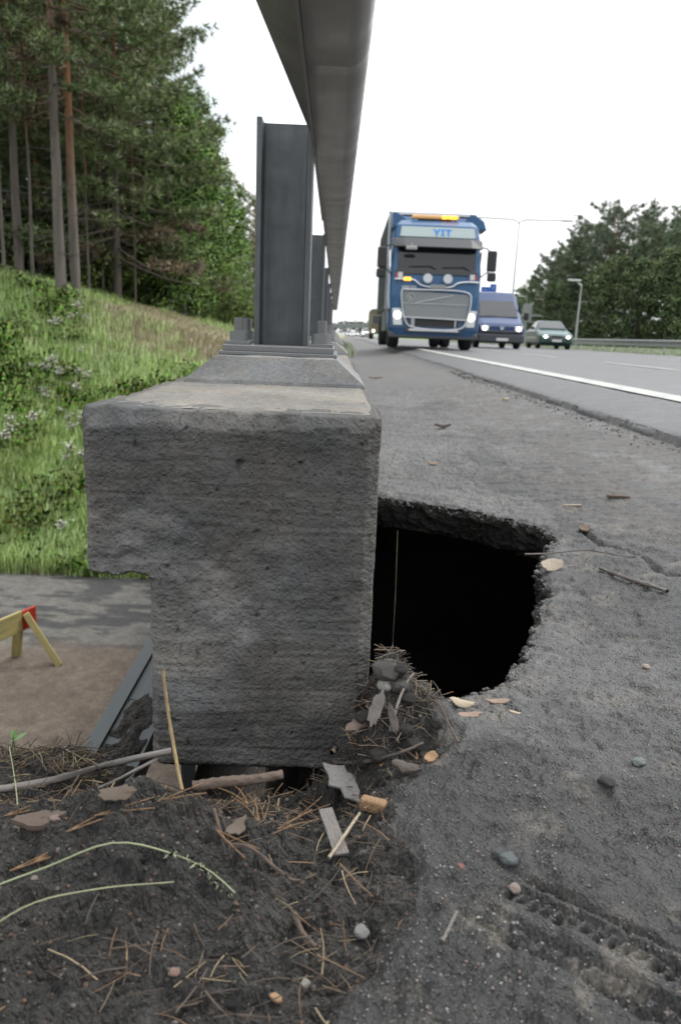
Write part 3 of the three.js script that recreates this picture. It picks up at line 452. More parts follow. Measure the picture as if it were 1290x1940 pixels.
// pine: H height, cb crown base (fraction), br branch length, dens, opt.hang drooping sprays low down
function pineGeo(seed, H, r0, cb, br, nb, tufts, opt = {}) {
  const q = rng(seed), lean = (q() - 0.5) * 0.04 * H, pts = []; for (let i = 0; i <= 6; i++) { const t = i / 6; pts.push(V3(lean * t * t + 0.12 * (q() - 0.5) * t, H * t, lean * 0.6 * t + 0.12 * (q() - 0.5) * t)); }
  const cur = new THREE.CatmullRomCurve3(pts), wood = [], S = new Soup();
  const bark = (x, y) => { const t = clamp(y / H), o = sstep(opt.red0 ?? 0.35, opt.red1 ?? 0.6, t + 0.12 * (vn(y * 3, x * 20 + 4) - 0.5)), k = 0.75 + 0.6 * vn(y * 7, x * 30 + 9); return [mix(0.115, 0.24, o) * k, mix(0.10, 0.115, o) * k, mix(0.088, 0.062, o) * k]; };
  wood.push(paintTrunk(taper([V3(0, -0.4, 0), ...pts], r0 * 1.15, r0 * 0.12, 22, 9, 0.25, q), bark));
  const col0 = opt.col ?? [0.20, 0.275, 0.10];
  for (let i = 0; i < nb; i++) {
    const t = mix(cb, 0.985, Math.pow((i + q()) / nb, opt.pw ?? 0.9)), o = cur.getPointAt(t), az = i * 2.4 + q() * 0.9, prof = opt.prof ? opt.prof((t - cb) / (1 - cb)) : Math.sin(Math.PI * mix(0.18, 0.97, (t - cb) / (1 - cb))), l = br * (0.35 + 0.75 * prof) * (0.7 + 0.6 * q()), up = mix(opt.droop ?? -0.1, 0.6, (t - cb) / (1 - cb)) * l;
    const e = V3(o.x + Math.cos(az) * l, o.y + up + 0.2 * (q() - 0.5), o.z + Math.sin(az) * l), m = V3(mix(o.x, e.x, 0.5), mix(o.y, e.y, 0.5) - 0.08 * l, mix(o.z, e.z, 0.5));
    wood.push(paintTrunk(taper([o, m, e], 0.035 * (1 - t * 0.5) + 0.012 * l / 3, 0.006, 5, 4, 0, q), (x, y) => { const c = bark(x, y); return [mix(c[0], 0.12, 0.65), mix(c[1], 0.1, 0.65), mix(c[2], 0.085, 0.65)]; }));
    const bc = new THREE.CatmullRomCurve3([o, m, e]), tn = Math.ceil(tufts * l / br), dead = opt.dead && t < cb + 0.18 * (1 - cb) && q() < 0.16;
    for (let k = 0; k < tn; k++) {
      const s = Math.pow(q(), 0.6) * 0.75 + 0.25, c = bc.getPoint(s), sp = 0.34 * l * (1.15 - s * 0.65), a2 = az + (q() - 0.5) * 2.2, f = sp * q(); const x = c.x + Math.cos(a2) * f, y = c.y + (q() - 0.45) * 0.3 * (0.4 + s * 0.5) + 0.05, z = c.z + Math.sin(a2) * f, k2 = 0.7 + 0.6 * q();
      const col = dead ? [0.2 * k2, 0.15 * k2, 0.085 * k2] : q() < 0.15 ? [0.19 * k2, 0.2 * k2, 0.09 * k2] : [col0[0] * k2, col0[1] * k2, col0[2] * k2];
      needles(S, q, x, y, z, [Math.cos(a2) * 0.8, 0.25, Math.sin(a2) * 0.8], opt.ts ?? 0.17, opt.nn ?? 9, col);
    }
  }
  for (let i = 0; i < (opt.stubs ?? 8); i++) { const t = mix(0.06, cb, q()), o = cur.getPointAt(t), az = q() * 6.28, l = 0.25 + q() * 1.2; wood.push(paintTrunk(taper([o, V3(o.x + Math.cos(az) * l * 0.5, o.y + 0.02, o.z + Math.sin(az) * l * 0.5), V3(o.x + Math.cos(az) * l, o.y + (q() - 0.4) * 0.35, o.z + Math.sin(az) * l)], 0.018, 0.005, 4, 4, 0, q), () => [0.12, 0.11, 0.10])); }
  return { trunk: joinColoured(wood), crown: S.geo() };
}
function leafyGeo(seed, H, r0, cb, rad, nc, lpc, opt = {}) {
  const q = rng(seed), pts = []; for (let i = 0; i <= 5; i++) { const t = i / 5; pts.push(V3(0.25 * (q() - 0.5) * t * H * 0.15, H * 0.93 * t, 0.25 * (q() - 0.5) * t * H * 0.15)); }
  const cur = new THREE.CatmullRomCurve3(pts), wood = [], S = new Soup(), bk = opt.bark ?? [0.13, 0.125, 0.115], bark = (x, y) => { const k = 0.6 + 0.7 * vn(y * 9, x * 40 + 3); return bk.map(c => c * k); };
  wood.push(paintTrunk(taper([V3(0, -0.3, 0), ...pts], r0 * 1.1, r0 * 0.12, 14, 7, 0.2, q), bark));
  const base = opt.col ?? [0.06, 0.105, 0.032];
  for (let i = 0; i < nc; i++) {
    const t = mix(cb, 1, q()), prof = Math.pow(Math.sin(Math.PI * mix(0.12, 0.93, (t - cb) / (1 - cb))), 0.7), az = q() * 6.283, rr = rad * prof * Math.pow(q(), 0.45), o = cur.getPointAt(clamp(t * 0.94 - 0.05, 0.02, 1)), c = V3(o.x + Math.cos(az) * rr, H * t, o.z + Math.sin(az) * rr);
    if (i % 2 === 0) wood.push(paintTrunk(taper([o, V3(mix(o.x, c.x, 0.5), mix(o.y, c.y, 0.5) + 0.1, mix(o.z, c.z, 0.5)), c], 0.02 + 0.004 * H * (1 - t), 0.005, 4, 4, 0, q), bark));
    const cs = (opt.cs ?? 0.55) * (0.6 + 0.8 * q()), tone = 0.75 + 0.5 * q(), yel = q() * 0.35;
    for (let k = 0; k < lpc; k++) { const u = unit(q), f = cs * Math.pow(q(), 0.5), kk = tone * (0.8 + 0.4 * q()); leaf(S, q, c.x + u[0] * f, c.y + u[1] * f * 0.7, c.z + u[2] * f, opt.ls ?? 0.12, [base[0] * kk * (1 + yel), base[1] * kk * (1 + 0.2 * yel), base[2] * kk]); }
  }
  return { trunk: joinColoured(wood), crown: S.geo() };
}
function makeTree(name, label, G, mat, group) { const o = thing(name, label, 'tree', V3(0, 0, 0), null, group); part('trunk', G.trunk, barkM, o); part('crown', G.crown, mat, o); return o; }
const protoUsed = new Set();
function tree(proto, u, depth, scale, turn, label, yoff = 0) {   // foot at photo column u, standing on the terrain at that depth
  const a = atDepth(u, 600, depth), pos = V3(a.x, T(a.x, a.z) + yoff, a.z); const o = protoUsed.has(proto) ? copy(proto, pos, null, label) : (protoUsed.add(proto), proto.position.copy(pos), label && (proto.userData.label = label), proto);
  o.rotation.y = turn; o.scale.setScalar(scale); return o;
}
{
  const LG = 'trees of the wood on the grassy hill', RG = 'trees behind the roadside barrier';
  const tall = makeTree('pine_tree', 'tall straight pine in the wood on the hill', pineGeo(11, 19, 0.17, 0.30, 3.0, 84, 36, { stubs: 22, droop: -0.25, dead: true, nn: 14, ts: 0.26 }), needleM, LG);
  const tall2 = makeTree('pine_tree', 'tall straight pine in the wood on the hill', pineGeo(23, 17, 0.14, 0.30, 3.0, 80, 36, { stubs: 18, droop: -0.3, dead: true, nn: 14, ts: 0.26, red0: 0.14, red1: 0.36 }), needleM, LG);
  const bushyP = makeTree('pine_tree', 'pine with spreading low boughs at the edge of the wood', pineGeo(31, 13, 0.13, 0.12, 3.3, 100, 40, { stubs: 4, droop: -0.2, dead: true, nn: 14, ts: 0.26, pw: 1.0, prof: t => 1.05 - 0.8 * t }), needleM, LG);
  const thinP = makeTree('slender_pine', 'slender bare-stemmed young pine between the tall pines', pineGeo(41, 12, 0.06, 0.6, 1.6, 26, 14, { stubs: 16 }), needleM, 'slender pines in the wood');
  const asp = makeTree('leafy_tree', 'bright green leafy tree at the edge of the pine wood', leafyGeo(51, 10, 0.11, 0.06, 2.5, 130, 95, { col: [0.23, 0.42, 0.105], ls: 0.12 }), leafM, 'leafy trees along the wood');
  const asp2 = makeTree('leafy_tree', 'bright green leafy tree at the edge of the pine wood', leafyGeo(52, 12, 0.12, 0.12, 2.6, 140, 95, { col: [0.2, 0.37, 0.10], ls: 0.12 }), leafM, 'leafy trees along the wood');
  const bush = makeTree('bush', 'rounded leafy bush below the trees of the wood', leafyGeo(53, 2.6, 0.04, 0.03, 1.3, 60, 80, { col: [0.2, 0.33, 0.09], ls: 0.1, cs: 0.4 }), leafM, 'bushes at the foot of the wood'); bush.userData.category = 'bush';
  const T0 = 'tall pine with a split grey foot beside the orange-barked pine', T1 = 'tall pine with orange bark beside the split-footed grey pine';
  tree(tall, 118, 27.2, 1, 0.3, T0); tall.userData.group = undefined; delete tall.userData.group;
  const o1 = tree(tall2, 147, 27.8, 1.08, 2.1, T1); delete o1.userData.group;
  const PL = 'tall straight pine in the wood on the hill';
  const add = (p, u, d, s, t, l = PL, g = LG) => { const o = tree(p, u, d, s, t, l); o.userData.group = g; return o; };
  [[42, 32, 1.0, 4], [84, 37, 0.95, 1], [-40, 30, 1, 5], [-15, 39, 1.0, 2.2], [20, 46, 1.05, 0.8], [110, 45, 1, 3.3], [185, 44, 0.95, 5.1], [-90, 36, 1, 3], [60, 55, 1, 1], [150, 55, 1, 2]].forEach(([u, d, s, t], i) => add(i % 4 === 1 ? tall2 : tall, u, d, s, t));
  const BL = 'pine with spreading low boughs at the edge of the wood';
  add(bushyP, 225, 36, 1.25, 0.5, BL); [[262, 44, 1.2, 2], [175, 38, 1.3, 4], [250, 50, 1.3, 1], [30, 40, 1.2, 5], [100, 41, 1.2, 2.6], [-60, 44, 1.3, 1], [480, 78, 0.95, 2], [455, 95, 1, 4], [-20, 60, 1.3, 2], [60, 62, 1.3, 3], [140, 60, 1.3, 4], [210, 62, 1.3, 5]].forEach(([u, d, s, t]) => add(bushyP, u, d, s, t, BL));
  const SL = 'slender bare-stemmed young pine between the tall pines';
  [[14, 28.5, 1, 0], [66, 29.5, 0.95, 2], [198, 36, 0.9, 4], [210, 37, 0.8, 1], [258, 35, 0.7, 3], [172, 33, 0.8, 5]].forEach(([u, d, s, t]) => add(thinP, u, d, s, t, SL, 'slender pines in the wood'));
  const AL = 'bright green leafy tree at the edge of the pine wood', AG = 'leafy trees along the wood';
  [[asp, 300, 42, 0.8, 0], [asp2, 352, 45, 0.95, 1], [asp, 322, 40, 1.0, 2], [asp2, 300, 47, 1.2, 4], [asp, 385, 50, 1.02, 5], [asp, 350, 42, 0.95, 1.1], [asp2, 372, 55, 1.15, 2.9], [asp, 415, 54, 0.85, 0.4], [asp2, 405, 60, 0.85, 3], [asp, 432, 66, 0.78, 1.5], [asp, 262, 43, 0.85, 2.2], [asp2, 355, 60, 1.15, 0.7], [asp, 130, 48, 1, 3], [asp2, 60, 50, 1, 1], [asp, 210, 46, 1.1, 5.5], [asp, 470, 90, 0.9, 2], [asp2, -20, 52, 1, 2.8], [asp, 448, 74, 0.7, 3.7]].forEach(([p, u, d, s, t]) => add(p, u, d, s, t, AL, AG));
  [[285, 40, 1.1, 0], [320, 41.5, 1.1, 2], [342, 43, 0.9, 4], [440, 46, 0.75, 1], [465, 44, 0.65, 3], [420, 50, 0.9, 5], [385, 44, 0.6, 2.5], [250, 40, 0.8, 1], [490, 48, 0.7, 1], ...Array.from({ length: 26 }, (_, i) => [-70 + i * 14 + (i * 37 % 11), 36 + (i * 29 % 17), 0.9 + (i % 4) * 0.15, i])].forEach(([u, d, s, t]) => add(bush, u, d, s, t, 'rounded leafy bush below the trees of the wood', 'bushes at the foot of the wood'));
  // right of the road
  const gn = makeTree('gnarled_pine', 'tall pine with open layered crown and reddish limbs beyond the barrier', pineGeo(61, 16, 0.2, 0.38, 3.6, 44, 42, { red0: 0.2, red1: 0.4, nn: 12, ts: 0.4, col: [0.165, 0.23, 0.14], prof: t => 0.5 + 0.7 * Math.sin(t * 3), stubs: 2 }), needleM, RG);
  const dk = makeTree('conifer', 'dark dense conifer beyond the barrier', pineGeo(71, 12, 0.16, 0.05, 3.2, 90, 40, { nn: 11, ts: 0.4, col: [0.165, 0.24, 0.135], droop: -0.25, prof: t => 1.1 - 0.95 * t, stubs: 0 }), needleM, RG);
  const lf = makeTree('leafy_tree', 'dark green leafy tree beyond the barrier', leafyGeo(81, 11, 0.14, 0.04, 2.9, 140, 110, { col: [0.18, 0.28, 0.125], ls: 0.17, cs: 0.7 }), leafM, RG);
  const rt = (p, u, d, s, t, l, g) => { const o = tree(p, u, d, s, t, l); o.userData.group = g; };
  const gl = 'tall pine with open layered crown and reddish limbs beyond the barrier', dl = 'dark dense conifer beyond the barrier', fl = 'dark green leafy tree beyond the barrier';
  [[1150, 74, 0.74, 1], [1182, 78, 0.77, 3], [1212, 76, 0.68, 5], [1268, 74, 0.68, 2], [1305, 74, 0.75, 0], [1122, 82, 0.68, 4], [1345, 74, 0.76, 3]].forEach(([u, d, s, t]) => rt(gn, u, d, s, t, gl, 'tall pines beyond the barrier'));
  [[1040, 95, 0.83, 0], [1068, 90, 0.85, 2], [1022, 105, 0.75, 4], [1110, 82, 0.95, 1], [1230, 66, 0.78, 3], [1285, 62, 0.75, 5], [1180, 72, 0.74, 2.4], [1335, 60, 0.7, 1], [1255, 70, 0.74, 0.6], [1090, 98, 1.0, 3.6]].forEach(([u, d, s, t]) => rt(dk, u, d, s, t, dl, 'dark conifers beyond the barrier'));
  [[1005, 118, 0.82, 1], [985, 140, 0.82, 3], [1130, 70, 0.62, 0], [1160, 67, 0.66, 2], [1205, 62, 0.6, 4], [1265, 59, 0.64, 5], [1085, 85, 0.72, 2.2], [1050, 88, 0.6, 1.4], [1310, 56, 0.62, 1], [965, 165, 0.75, 1]].forEach(([p, d, s, t]) => rt(lf, p, d, s, t, fl, 'leafy trees beyond the barrier'));
}
// far wooded skyline: reads as one mass
{ const S = new Soup(), q = rng(91); for (let i = 0; i < 7000; i++) { const x = -90 + q() * 330, z = -540 - q() * 50, h = (7 + 5 * fb(x * 0.05 + 9, 3, 3)) * Math.sqrt(q()); leaf(S, q, x, 0.2 + h, z, 1.6, [0.09, 0.12, 0.09].map(k => k * (0.7 + 0.6 * q()))); } stuff('distant_woodland', new THREE.Mesh(S.geo(), needleM), 'low hazy woodland behind the far overpass', 'woodland'); }

// ---------------------------------------------------------------- meadow on the slope
{
  const blade = (S, q, x, z, h, w, bend, col) => { const a = q() * 6.283, dx = Math.cos(a), dz = Math.sin(a), m = [x + dx * bend * 0.3, h * 0.6, z + dz * bend * 0.3], t = [x + dx * bend, h, z + dz * bend], n = [dz * 0.3, 0.9, -dx * 0.3], b = [-dz * w, dx * w]; S.tri([x - b[0], 0, z - b[1]], [x + b[0], 0, z + b[1]], m, n, col); S.tri([m[0] - b[0] * 0.7, m[1], m[2] - b[1] * 0.7], [m[0] + b[0] * 0.7, m[1], m[2] + b[1] * 0.7], t, n, col); S.tri([x - b[0], 0, z - b[1]], m, [m[0] - b[0] * 0.7, m[1], m[2] - b[1] * 0.7], n, col); };
  const clump = (seed, n, h, col) => { const S = new Soup(), q = rng(seed); for (let i = 0; i < n; i++) { const k = 0.7 + 0.6 * q(); blade(S, q, (q() - 0.5) * 0.32, (q() - 0.5) * 0.32, h * (0.45 + 0.7 * q()), 0.004 + 0.006 * q(), 0.6 * h * q() * q() + 0.04, col.map(c => c * k)); } return S.geo(); };
  const broad = seed => { const S = new Soup(), q = rng(seed); for (let i = 0; i < 44; i++) { const u = unit(q); leaf(S, q, u[0] * 0.2, 0.05 + 0.28 * q(), u[2] * 0.2, 0.07, [0.27, 0.46, 0.09].map(k => k * (0.7 + 0.6 * q()))); } return S.geo(); };
  const m4 = new THREE.Matrix4(), qq = new THREE.Quaternion(), up = V3(0, 1, 0);
  function scatter(name, geo, mat, n, seed, test, label, cat, sc = [0.7, 1.3], tint) {
    const q = rng(seed), L0 = []; let tries = 0; while (L0.length < n && tries++ < n * 12) { const x = -34 + q() * 34, z = -14.5 - Math.pow(q(), 1.4) * 40; if (q() < test(x, z)) L0.push([x, z]); }
    const im = new THREE.InstancedMesh(geo, mat, L0.length), col = new THREE.Color();
    L0.forEach(([x, z], i) => { const s = mix(sc[0], sc[1], q()); m4.compose(V3(x, T(x, z) - 0.03, z), qq.setFromAxisAngle(up, q() * 6.28), V3(s, s * (0.8 + 0.4 * q()), s)); im.setMatrixAt(i, m4); if (tint) { const k = 0.75 + 0.5 * fb(x * 0.7 + 4, z * 0.7 + 6, 3); im.setColorAt(i, col.setRGB(k, k, k * 0.95)); } });
    return stuff(name, im, label, cat);
  }
  const vis = (x, z) => x / z > 0.03 && x / z < 0.62 && x < -0.6 ? 1 : 0;
  const grassM = new THREE.MeshPhysicalMaterial({ color: L(1, 1, 1), vertexColors: true, roughness: 0.7, transmission: 0.25, thickness: 0, side: THREE.DoubleSide });
  scatter('meadow_grass', clump(101, 44, 0.36, [0.33, 0.48, 0.115]), grassM, 40000, 102, (x, z) => vis(x, z) * clamp(1 - dryness(x, z) * 1.2), 'tall green meadow grass covering the slope', 'grass', [0.6, 1.35], true);
  scatter('meadow_herbs', broad(111), grassM, 8000, 112, (x, z) => vis(x, z) * clamp(1 - 1.6 * dryness(x, z)) * sstep(0.42, 0.6, fb(x * 0.6 + 12, z * 0.6 + 40, 3)), 'broad-leaved green herbs among the grass', 'herbs', [0.6, 1.4], true);
  scatter('dry_grass', clump(121, 22, 0.2, [0.36, 0.32, 0.18]), grassM, 22000, 122, (x, z) => vis(x, z) * dryness(x, z) * sstep(-44, -30, z), 'short dry yellowish grass on the open bank', 'grass', [0.5, 1.2], true);
  const fl = (seed, col, n, r) => { const S = new Soup(), q = rng(seed); for (let i = 0; i < n; i++) { const x = (q() - 0.5) * 0.3, z = (q() - 0.5) * 0.3, y = 0.46 + 0.24 * q(); for (let k = 0; k < 5; k++) { const a = k * 1.257; S.tri([x, y, z], [x + r * Math.cos(a), y + 0.01, z + r * Math.sin(a)], [x + r * Math.cos(a + 1), y + 0.012, z + r * Math.sin(a + 1)], [0, 1, 0], col); } S.tri([x - 0.003, 0, z], [x + 0.003, 0, z], [x, y, z], [0, 0.7, 0.7], [0.07, 0.13, 0.03]); } return S.geo(); };
  scatter('buttercups', fl(131, [0.78, 0.6, 0.03], 5, 0.036), grassM, 1500, 132, (x, z) => vis(x, z) * (1 - dryness(x, z)) * sstep(0.44, 0.56, fb(x * 0.9 + 2, z * 0.9 + 70, 3)) * sstep(-25, -16, z), 'small yellow buttercups dotted through the grass', 'flowers', [0.8, 1.3]);
  // cow parsley: each plant a thing
  const S = new Soup(), q = rng(141); for (let i = 0; i < 9; i++) { const a = q() * 6.28, r = 0.05 + 0.2 * q(), x = Math.cos(a) * r, z = Math.sin(a) * r, y = 0.6 + 0.25 * q(); for (let k = 0; k < 40; k++) { const b = q() * 6.28, rr = 0.08 * Math.sqrt(q()); leaf(S, q, x + Math.cos(b) * rr, y + 0.012 * q(), z + Math.sin(b) * rr, 0.036, [0.95, 0.94, 0.82]); } }
  const heads = S.geo();
  const st2 = []; { const p = heads.attributes.position; for (let i = 0; i < 9; i++) { const k = i * 40 * 6; st2.push(taper([[0, 0, 0], [p.getX(k) * 0.3, p.getY(k) * 0.5, p.getZ(k) * 0.3], [p.getX(k), p.getY(k), p.getZ(k)]], 0.006, 0.003, 4, 4)); } }
  const cp0 = thing('cow_parsley', 'tall white-flowering cow parsley among the meadow grass', 'wildflower', V3(0, 0, 0), null, 'cow parsley on the slope'); part('stalks', st2, std(L(0.07, 0.13, 0.03)), cp0).userData.kind = 'stuff'; part('flower_heads', heads, std(L(0.9, 0.9, 0.9), { vertexColors: true, side: THREE.DoubleSide }), cp0).userData.kind = 'stuff';
  const spots = [[75, 690], [92, 700], [120, 712], [150, 704], [160, 716], [82, 735], [22, 800], [70, 800], [130, 790], [150, 800], [115, 775], [142, 812], [18, 835], [125, 868], [150, 870], [115, 605], [140, 600], [108, 618], [85, 748], [140, 740], [60, 690], [25, 815], [150, 585], [160, 598], [128, 855], [155, 780], [125, 1000], [100, 690], [150, 662]];
  spots.forEach(([u, v], i) => { const r = ray(u, v + 12); for (let d = 14; d < 45; d += 0.05) { const k = d / -r.z; if (EYE + r.y * k < T(r.x * k, -d) + 0.25) { const pos = V3(r.x * k, T(r.x * k, -d) - 0.05, -d); const o = i ? copy(cp0, pos) : cp0; o.position.copy(pos); o.rotation.y = i * 1.3; o.scale.setScalar(0.62 + 0.35 * ((i * 7) % 5) / 5); break; } } });
  // tufts at the far end of the beam
  { const im = new THREE.InstancedMesh(clump(151, 30, 0.26, [0.15, 0.2, 0.08]), grassM, 160), q = rng(152); for (let i = 0; i < 160; i++) { const d = 15.5 + q() * 20, x = -0.9 + q() * 1.0; m4.compose(V3(x, 0.0, -d), qq.setFromAxisAngle(up, q() * 6), V3(1, 0.7 + 0.6 * q(), 1)); im.setMatrixAt(i, m4); } stuff('verge_grass', im, 'rough grass at the far end of the bridge beam', 'grass'); }
  { const im = new THREE.InstancedMesh(clump(153, 30, 0.2, [0.16, 0.21, 0.09]), grassM, 9000), q = rng(154); for (let i = 0; i < 9000; i++) { const d = 20 + q() * 90, x = 12.3 + q() * 9; m4.compose(V3(x, T(x, -d) - 0.02, -d), qq.setFromAxisAngle(up, q() * 6), V3(1.2, 0.7 + 0.6 * q(), 1.2)); im.setMatrixAt(i, m4); } stuff('verge_grass', im, 'green grass verge under the roadside barrier', 'grass'); }
}
// ---------------------------------------------------------------- vehicles (built facing +z, front at z = 0, on y = 0)
const paint = (r, g, b, o = {}) => new THREE.MeshPhysicalMaterial({ color: L(r, g, b), roughness: 0.45, clearcoat: 0.35, clearcoatRoughness: 0.12, ...o });
const glassM = new THREE.MeshPhysicalMaterial({ color: L(0.012, 0.016, 0.02), roughness: 0.09 });
const glowW = std(L(0.9, 0.9, 0.88), { emissive: L(1, 0.93, 0.78), emissiveIntensity: 3.5 }), glowA = std(L(0.9, 0.4, 0.05), { emissive: L(1, 0.38, 0.03), emissiveIntensity: 2.4 });
const lens = std(L(0.5, 0.52, 0.54), { roughness: 0.2, metalness: 0.3 }), amber = std(L(0.75, 0.42, 0.16), { roughness: 0.35 }), plateM = std(L(0.62, 0.63, 0.62)), euM = std(L(0.02, 0.06, 0.3)), redM = std(L(0.45, 0.02, 0.02), { roughness: 0.4 });
const font = await new FontLoader().loadAsync('fonts/droid/droid_sans_bold.typeface.json');
const text = (s, size, x, y, z, depth = 0.01) => { const g = new TextGeometry(s, { font, size, depth, curveSegments: 3 }); g.computeBoundingBox(); const b = g.boundingBox; g.translate(x - (b.max.x + b.min.x) / 2, y - (b.max.y + b.min.y) / 2, z); return g; };
function wheel(parent, x, y, z, r, w, name = 'wheel') { const t = part(name, (() => { const pr = [[r * 0.58, -w / 2], [r * 0.9, -w / 2], [r * 0.98, -w * 0.4], [r, -w * 0.25], [r, w * 0.25], [r * 0.98, w * 0.4], [r * 0.9, w / 2], [r * 0.58, w / 2]].map(p => new THREE.Vector2(...p)); return place(new THREE.LatheGeometry(pr, 24), x, y, z, 0, 0, Math.PI / 2); })(), M.rubber, parent); part('rim', [cyl(r * 0.6, r * 0.6, w * 0.7, 20, x, y, z, 0, 0, Math.PI / 2), cyl(r * 0.2, r * 0.25, w * 0.9, 12, x, y, z, 0, 0, Math.PI / 2)], M.lampGrey, t); return t; }
const ringY = (y, w, zf, zb, c = 0.14) => [[-w, y, zb], [-w, y, zf - c * 1.4], [-w + c * 0.3, y, zf - c * 0.55], [-w + c, y, zf - c * 0.15], [0, y, zf], [w - c, y, zf - c * 0.15], [w - c * 0.3, y, zf - c * 0.55], [w, y, zf - c * 1.4], [w, y, zb]];
const ringZ = (z, w, yb, yt, sh = 0.1) => [[-w * 0.9, yb, z], [-w, yb + 0.12, z], [-w, yt - sh * 1.6, z], [-w + 0.05, yt - sh * 0.6, z], [-w * 0.78, yt, z], [0, yt + 0.015, z], [w * 0.78, yt, z], [w - 0.05, yt - sh * 0.6, z], [w, yt - sh * 1.6, z], [w, yb + 0.12, z], [w * 0.9, yb, z]];
{
  const blue = paint(0.002, 0.072, 0.185), tarp = std(L(0.045, 0.065, 0.09), { roughness: 0.6, map: rep(steelC, 0.6) }), dgrey = std(L(0.05, 0.055, 0.06), { roughness: 0.5 }), silver = std(L(0.5, 0.52, 0.54), { roughness: 0.35, metalness: 0.7 });
  const t = thing('lorry', 'blue lorry with headlights on, mesh grille guard and amber roof beacons', 'truck', V3(2.33, ROADY, -21.9));
  const bx = part('cargo_box', rbox(2.5, 2.72, 6.7, 0.02, 0, 2.46, -5.4), tarp, t);
  part('front_frame', [box(0.06, 2.74, 0.05, -1.235, 2.46, -2.03), box(0.06, 2.74, 0.05, 1.235, 2.46, -2.03), box(2.5, 0.07, 0.05, 0, 3.8, -2.03)], silver, bx); part('front_wall', box(2.36, 2.6, 0.02, 0, 2.42, -2.035), paint(0.16, 0.27, 0.45), bx);
  for (let i = 0; i < 5; i++) part('curtain_strap', box(0.012, 2.4, 0.05, -1.258, 2.45, -2.7 - i * 1.2), dgrey, bx);
  const cab = part('cab', loft([ringY(0.95, 1.2, 0.02, -1.75), ringY(1.4, 1.23, 0.02, -1.75), ringY(2.05, 1.23, -0.03, -1.75), ringY(2.72, 1.19, -0.2, -1.75), ringY(3.0, 1.17, -0.28, -1.75), ringY(3.28, 1.13, -0.4, -1.75), ringY(3.42, 1.02, -0.62, -1.75)]), blue, t);
  part('windscreen', quadPanel([-1.06, 2.08, -0.045], [1.06, 2.08, -0.045], [1.03, 2.72, -0.205], [-1.03, 2.72, -0.205], 0.02), glassM, cab);
  part('side_window', box(0.012, 0.55, 0.8, -1.225, 2.36, -0.75, 0, 0, 0.05), glassM, cab); part('side_window', box(0.012, 0.55, 0.8, 1.225, 2.36, -0.75, 0, 0, -0.05), glassM, cab);
  part('cowl', rbox(2.2, 0.13, 0.04, 0.02, 0, 2.03, -0.015), dgrey, cab);
  for (const s of [-0.45, 0.45]) part('wiper', [box(0.6, 0.018, 0.02, s * 1.0, 2.18, -0.02, 0, 0, 0.05), box(0.36, 0.022, 0.02, s + 0.42, 2.11, -0.01, 0, 0, -0.55)], M.black, cab);
  part('sun_visor', loft([[[-1.2, 2.9, -0.2], [-1.2, 2.68, -0.02], [-1.2, 2.65, -0.05], [-1.2, 2.8, -0.3]], [[-0.9, 2.93, -0.16], [-0.9, 2.68, 0.08], [-0.9, 2.65, 0.04], [-0.9, 2.8, -0.28]], [[0.9, 2.93, -0.16], [0.9, 2.68, 0.08], [0.9, 2.65, 0.04], [0.9, 2.8, -0.28]], [[1.2, 2.9, -0.2], [1.2, 2.68, -0.02], [1.2, 2.65, -0.05], [1.2, 2.8, -0.3]]]), std(L(0.045, 0.05, 0.055), { roughness: 0.5 }), cab);
  const sg = part('roof_sign', quadPanel([-1.02, 2.95, -0.235], [1.02, 2.95, -0.235], [0.98, 3.22, -0.345], [-0.98, 3.22, -0.345], 0.02), std(L(0.36, 0.43, 0.43), { roughness: 0.4 }), cab);
  part('lettering', place(text('YIT', 0.19, 0, 0, 0, 0.008).scale(1.25, 1, 1), 0.12, 3.085, -0.268, -0.385), std(L(0.02, 0.22, 0.62)), sg);
  const bar = part('beacon_bar', rbox(1.3, 0.11, 0.2, 0.04, -0.05, 3.53, -0.75), amber, t); part('lit_beacon', rbox(0.24, 0.085, 0.02, 0.01, 0.42, 3.53, -0.645), glowA, bar); part('lit_beacon', rbox(0.14, 0.085, 0.02, 0.01, 0.2, 3.53, -0.645), glowA, bar); part('bracket', [box(0.9, 0.03, 0.12, -0.05, 3.455, -0.75), box(0.04, 0.12, 0.05, -0.5, 3.42, -0.75), box(0.04, 0.12, 0.05, 0.5, 3.42, -0.75)], M.black, bar);
  for (const s of [-1, 1]) part('roof_fairing', place(prism([[0, 0], [0.42, 0], [0.34, 0.2], [0.12, 0.34], [0, 0.36]], 0.9, 0.02), s > 0 ? 0.98 : -1.18, 3.3, -1.9).scale(1, 1, 1), blue, cab);
  for (const s of [-1, 1]) { const m = part('mirror', [rbox(0.26, 0.55, 0.12, 0.05, s * 1.48, 2.38, -0.1), rbox(0.24, 0.24, 0.12, 0.05, s * 1.5, 1.97, -0.1)], M.black, t); part('mirror_arm', [tube([[s * 1.14, 2.72, -0.2], [s * 1.3, 2.7, -0.08], [s * 1.42, 2.62, -0.1]], 0.02, 8, 5), tube([[s * 1.2, 1.95, -0.12], [s * 1.32, 2.05, -0.05], [s * 1.4, 2.1, -0.1]], 0.018, 8, 5)], M.black, m); }
  part('wide_mirror', [rbox(0.3, 0.1, 0.06, 0.03, -0.72, 2.62, 0.16), tube([[-0.72, 2.75, 0.02], [-0.72, 2.68, 0.14], [-0.72, 2.62, 0.16]], 0.012, 6, 5)], std(L(0.3, 0.3, 0.3), { roughness: 0.3 }), t);
  for (const s of [-1, 1]) { const m = part('marker_lamp', rbox(0.13, 0.15, 0.03, 0.01, s * 0.97, 1.93, 0.01), lens, t); part('indicator', rbox(0.05, 0.13, 0.03, 0.01, s * 1.07, 1.92, -0.005), redM, m); }
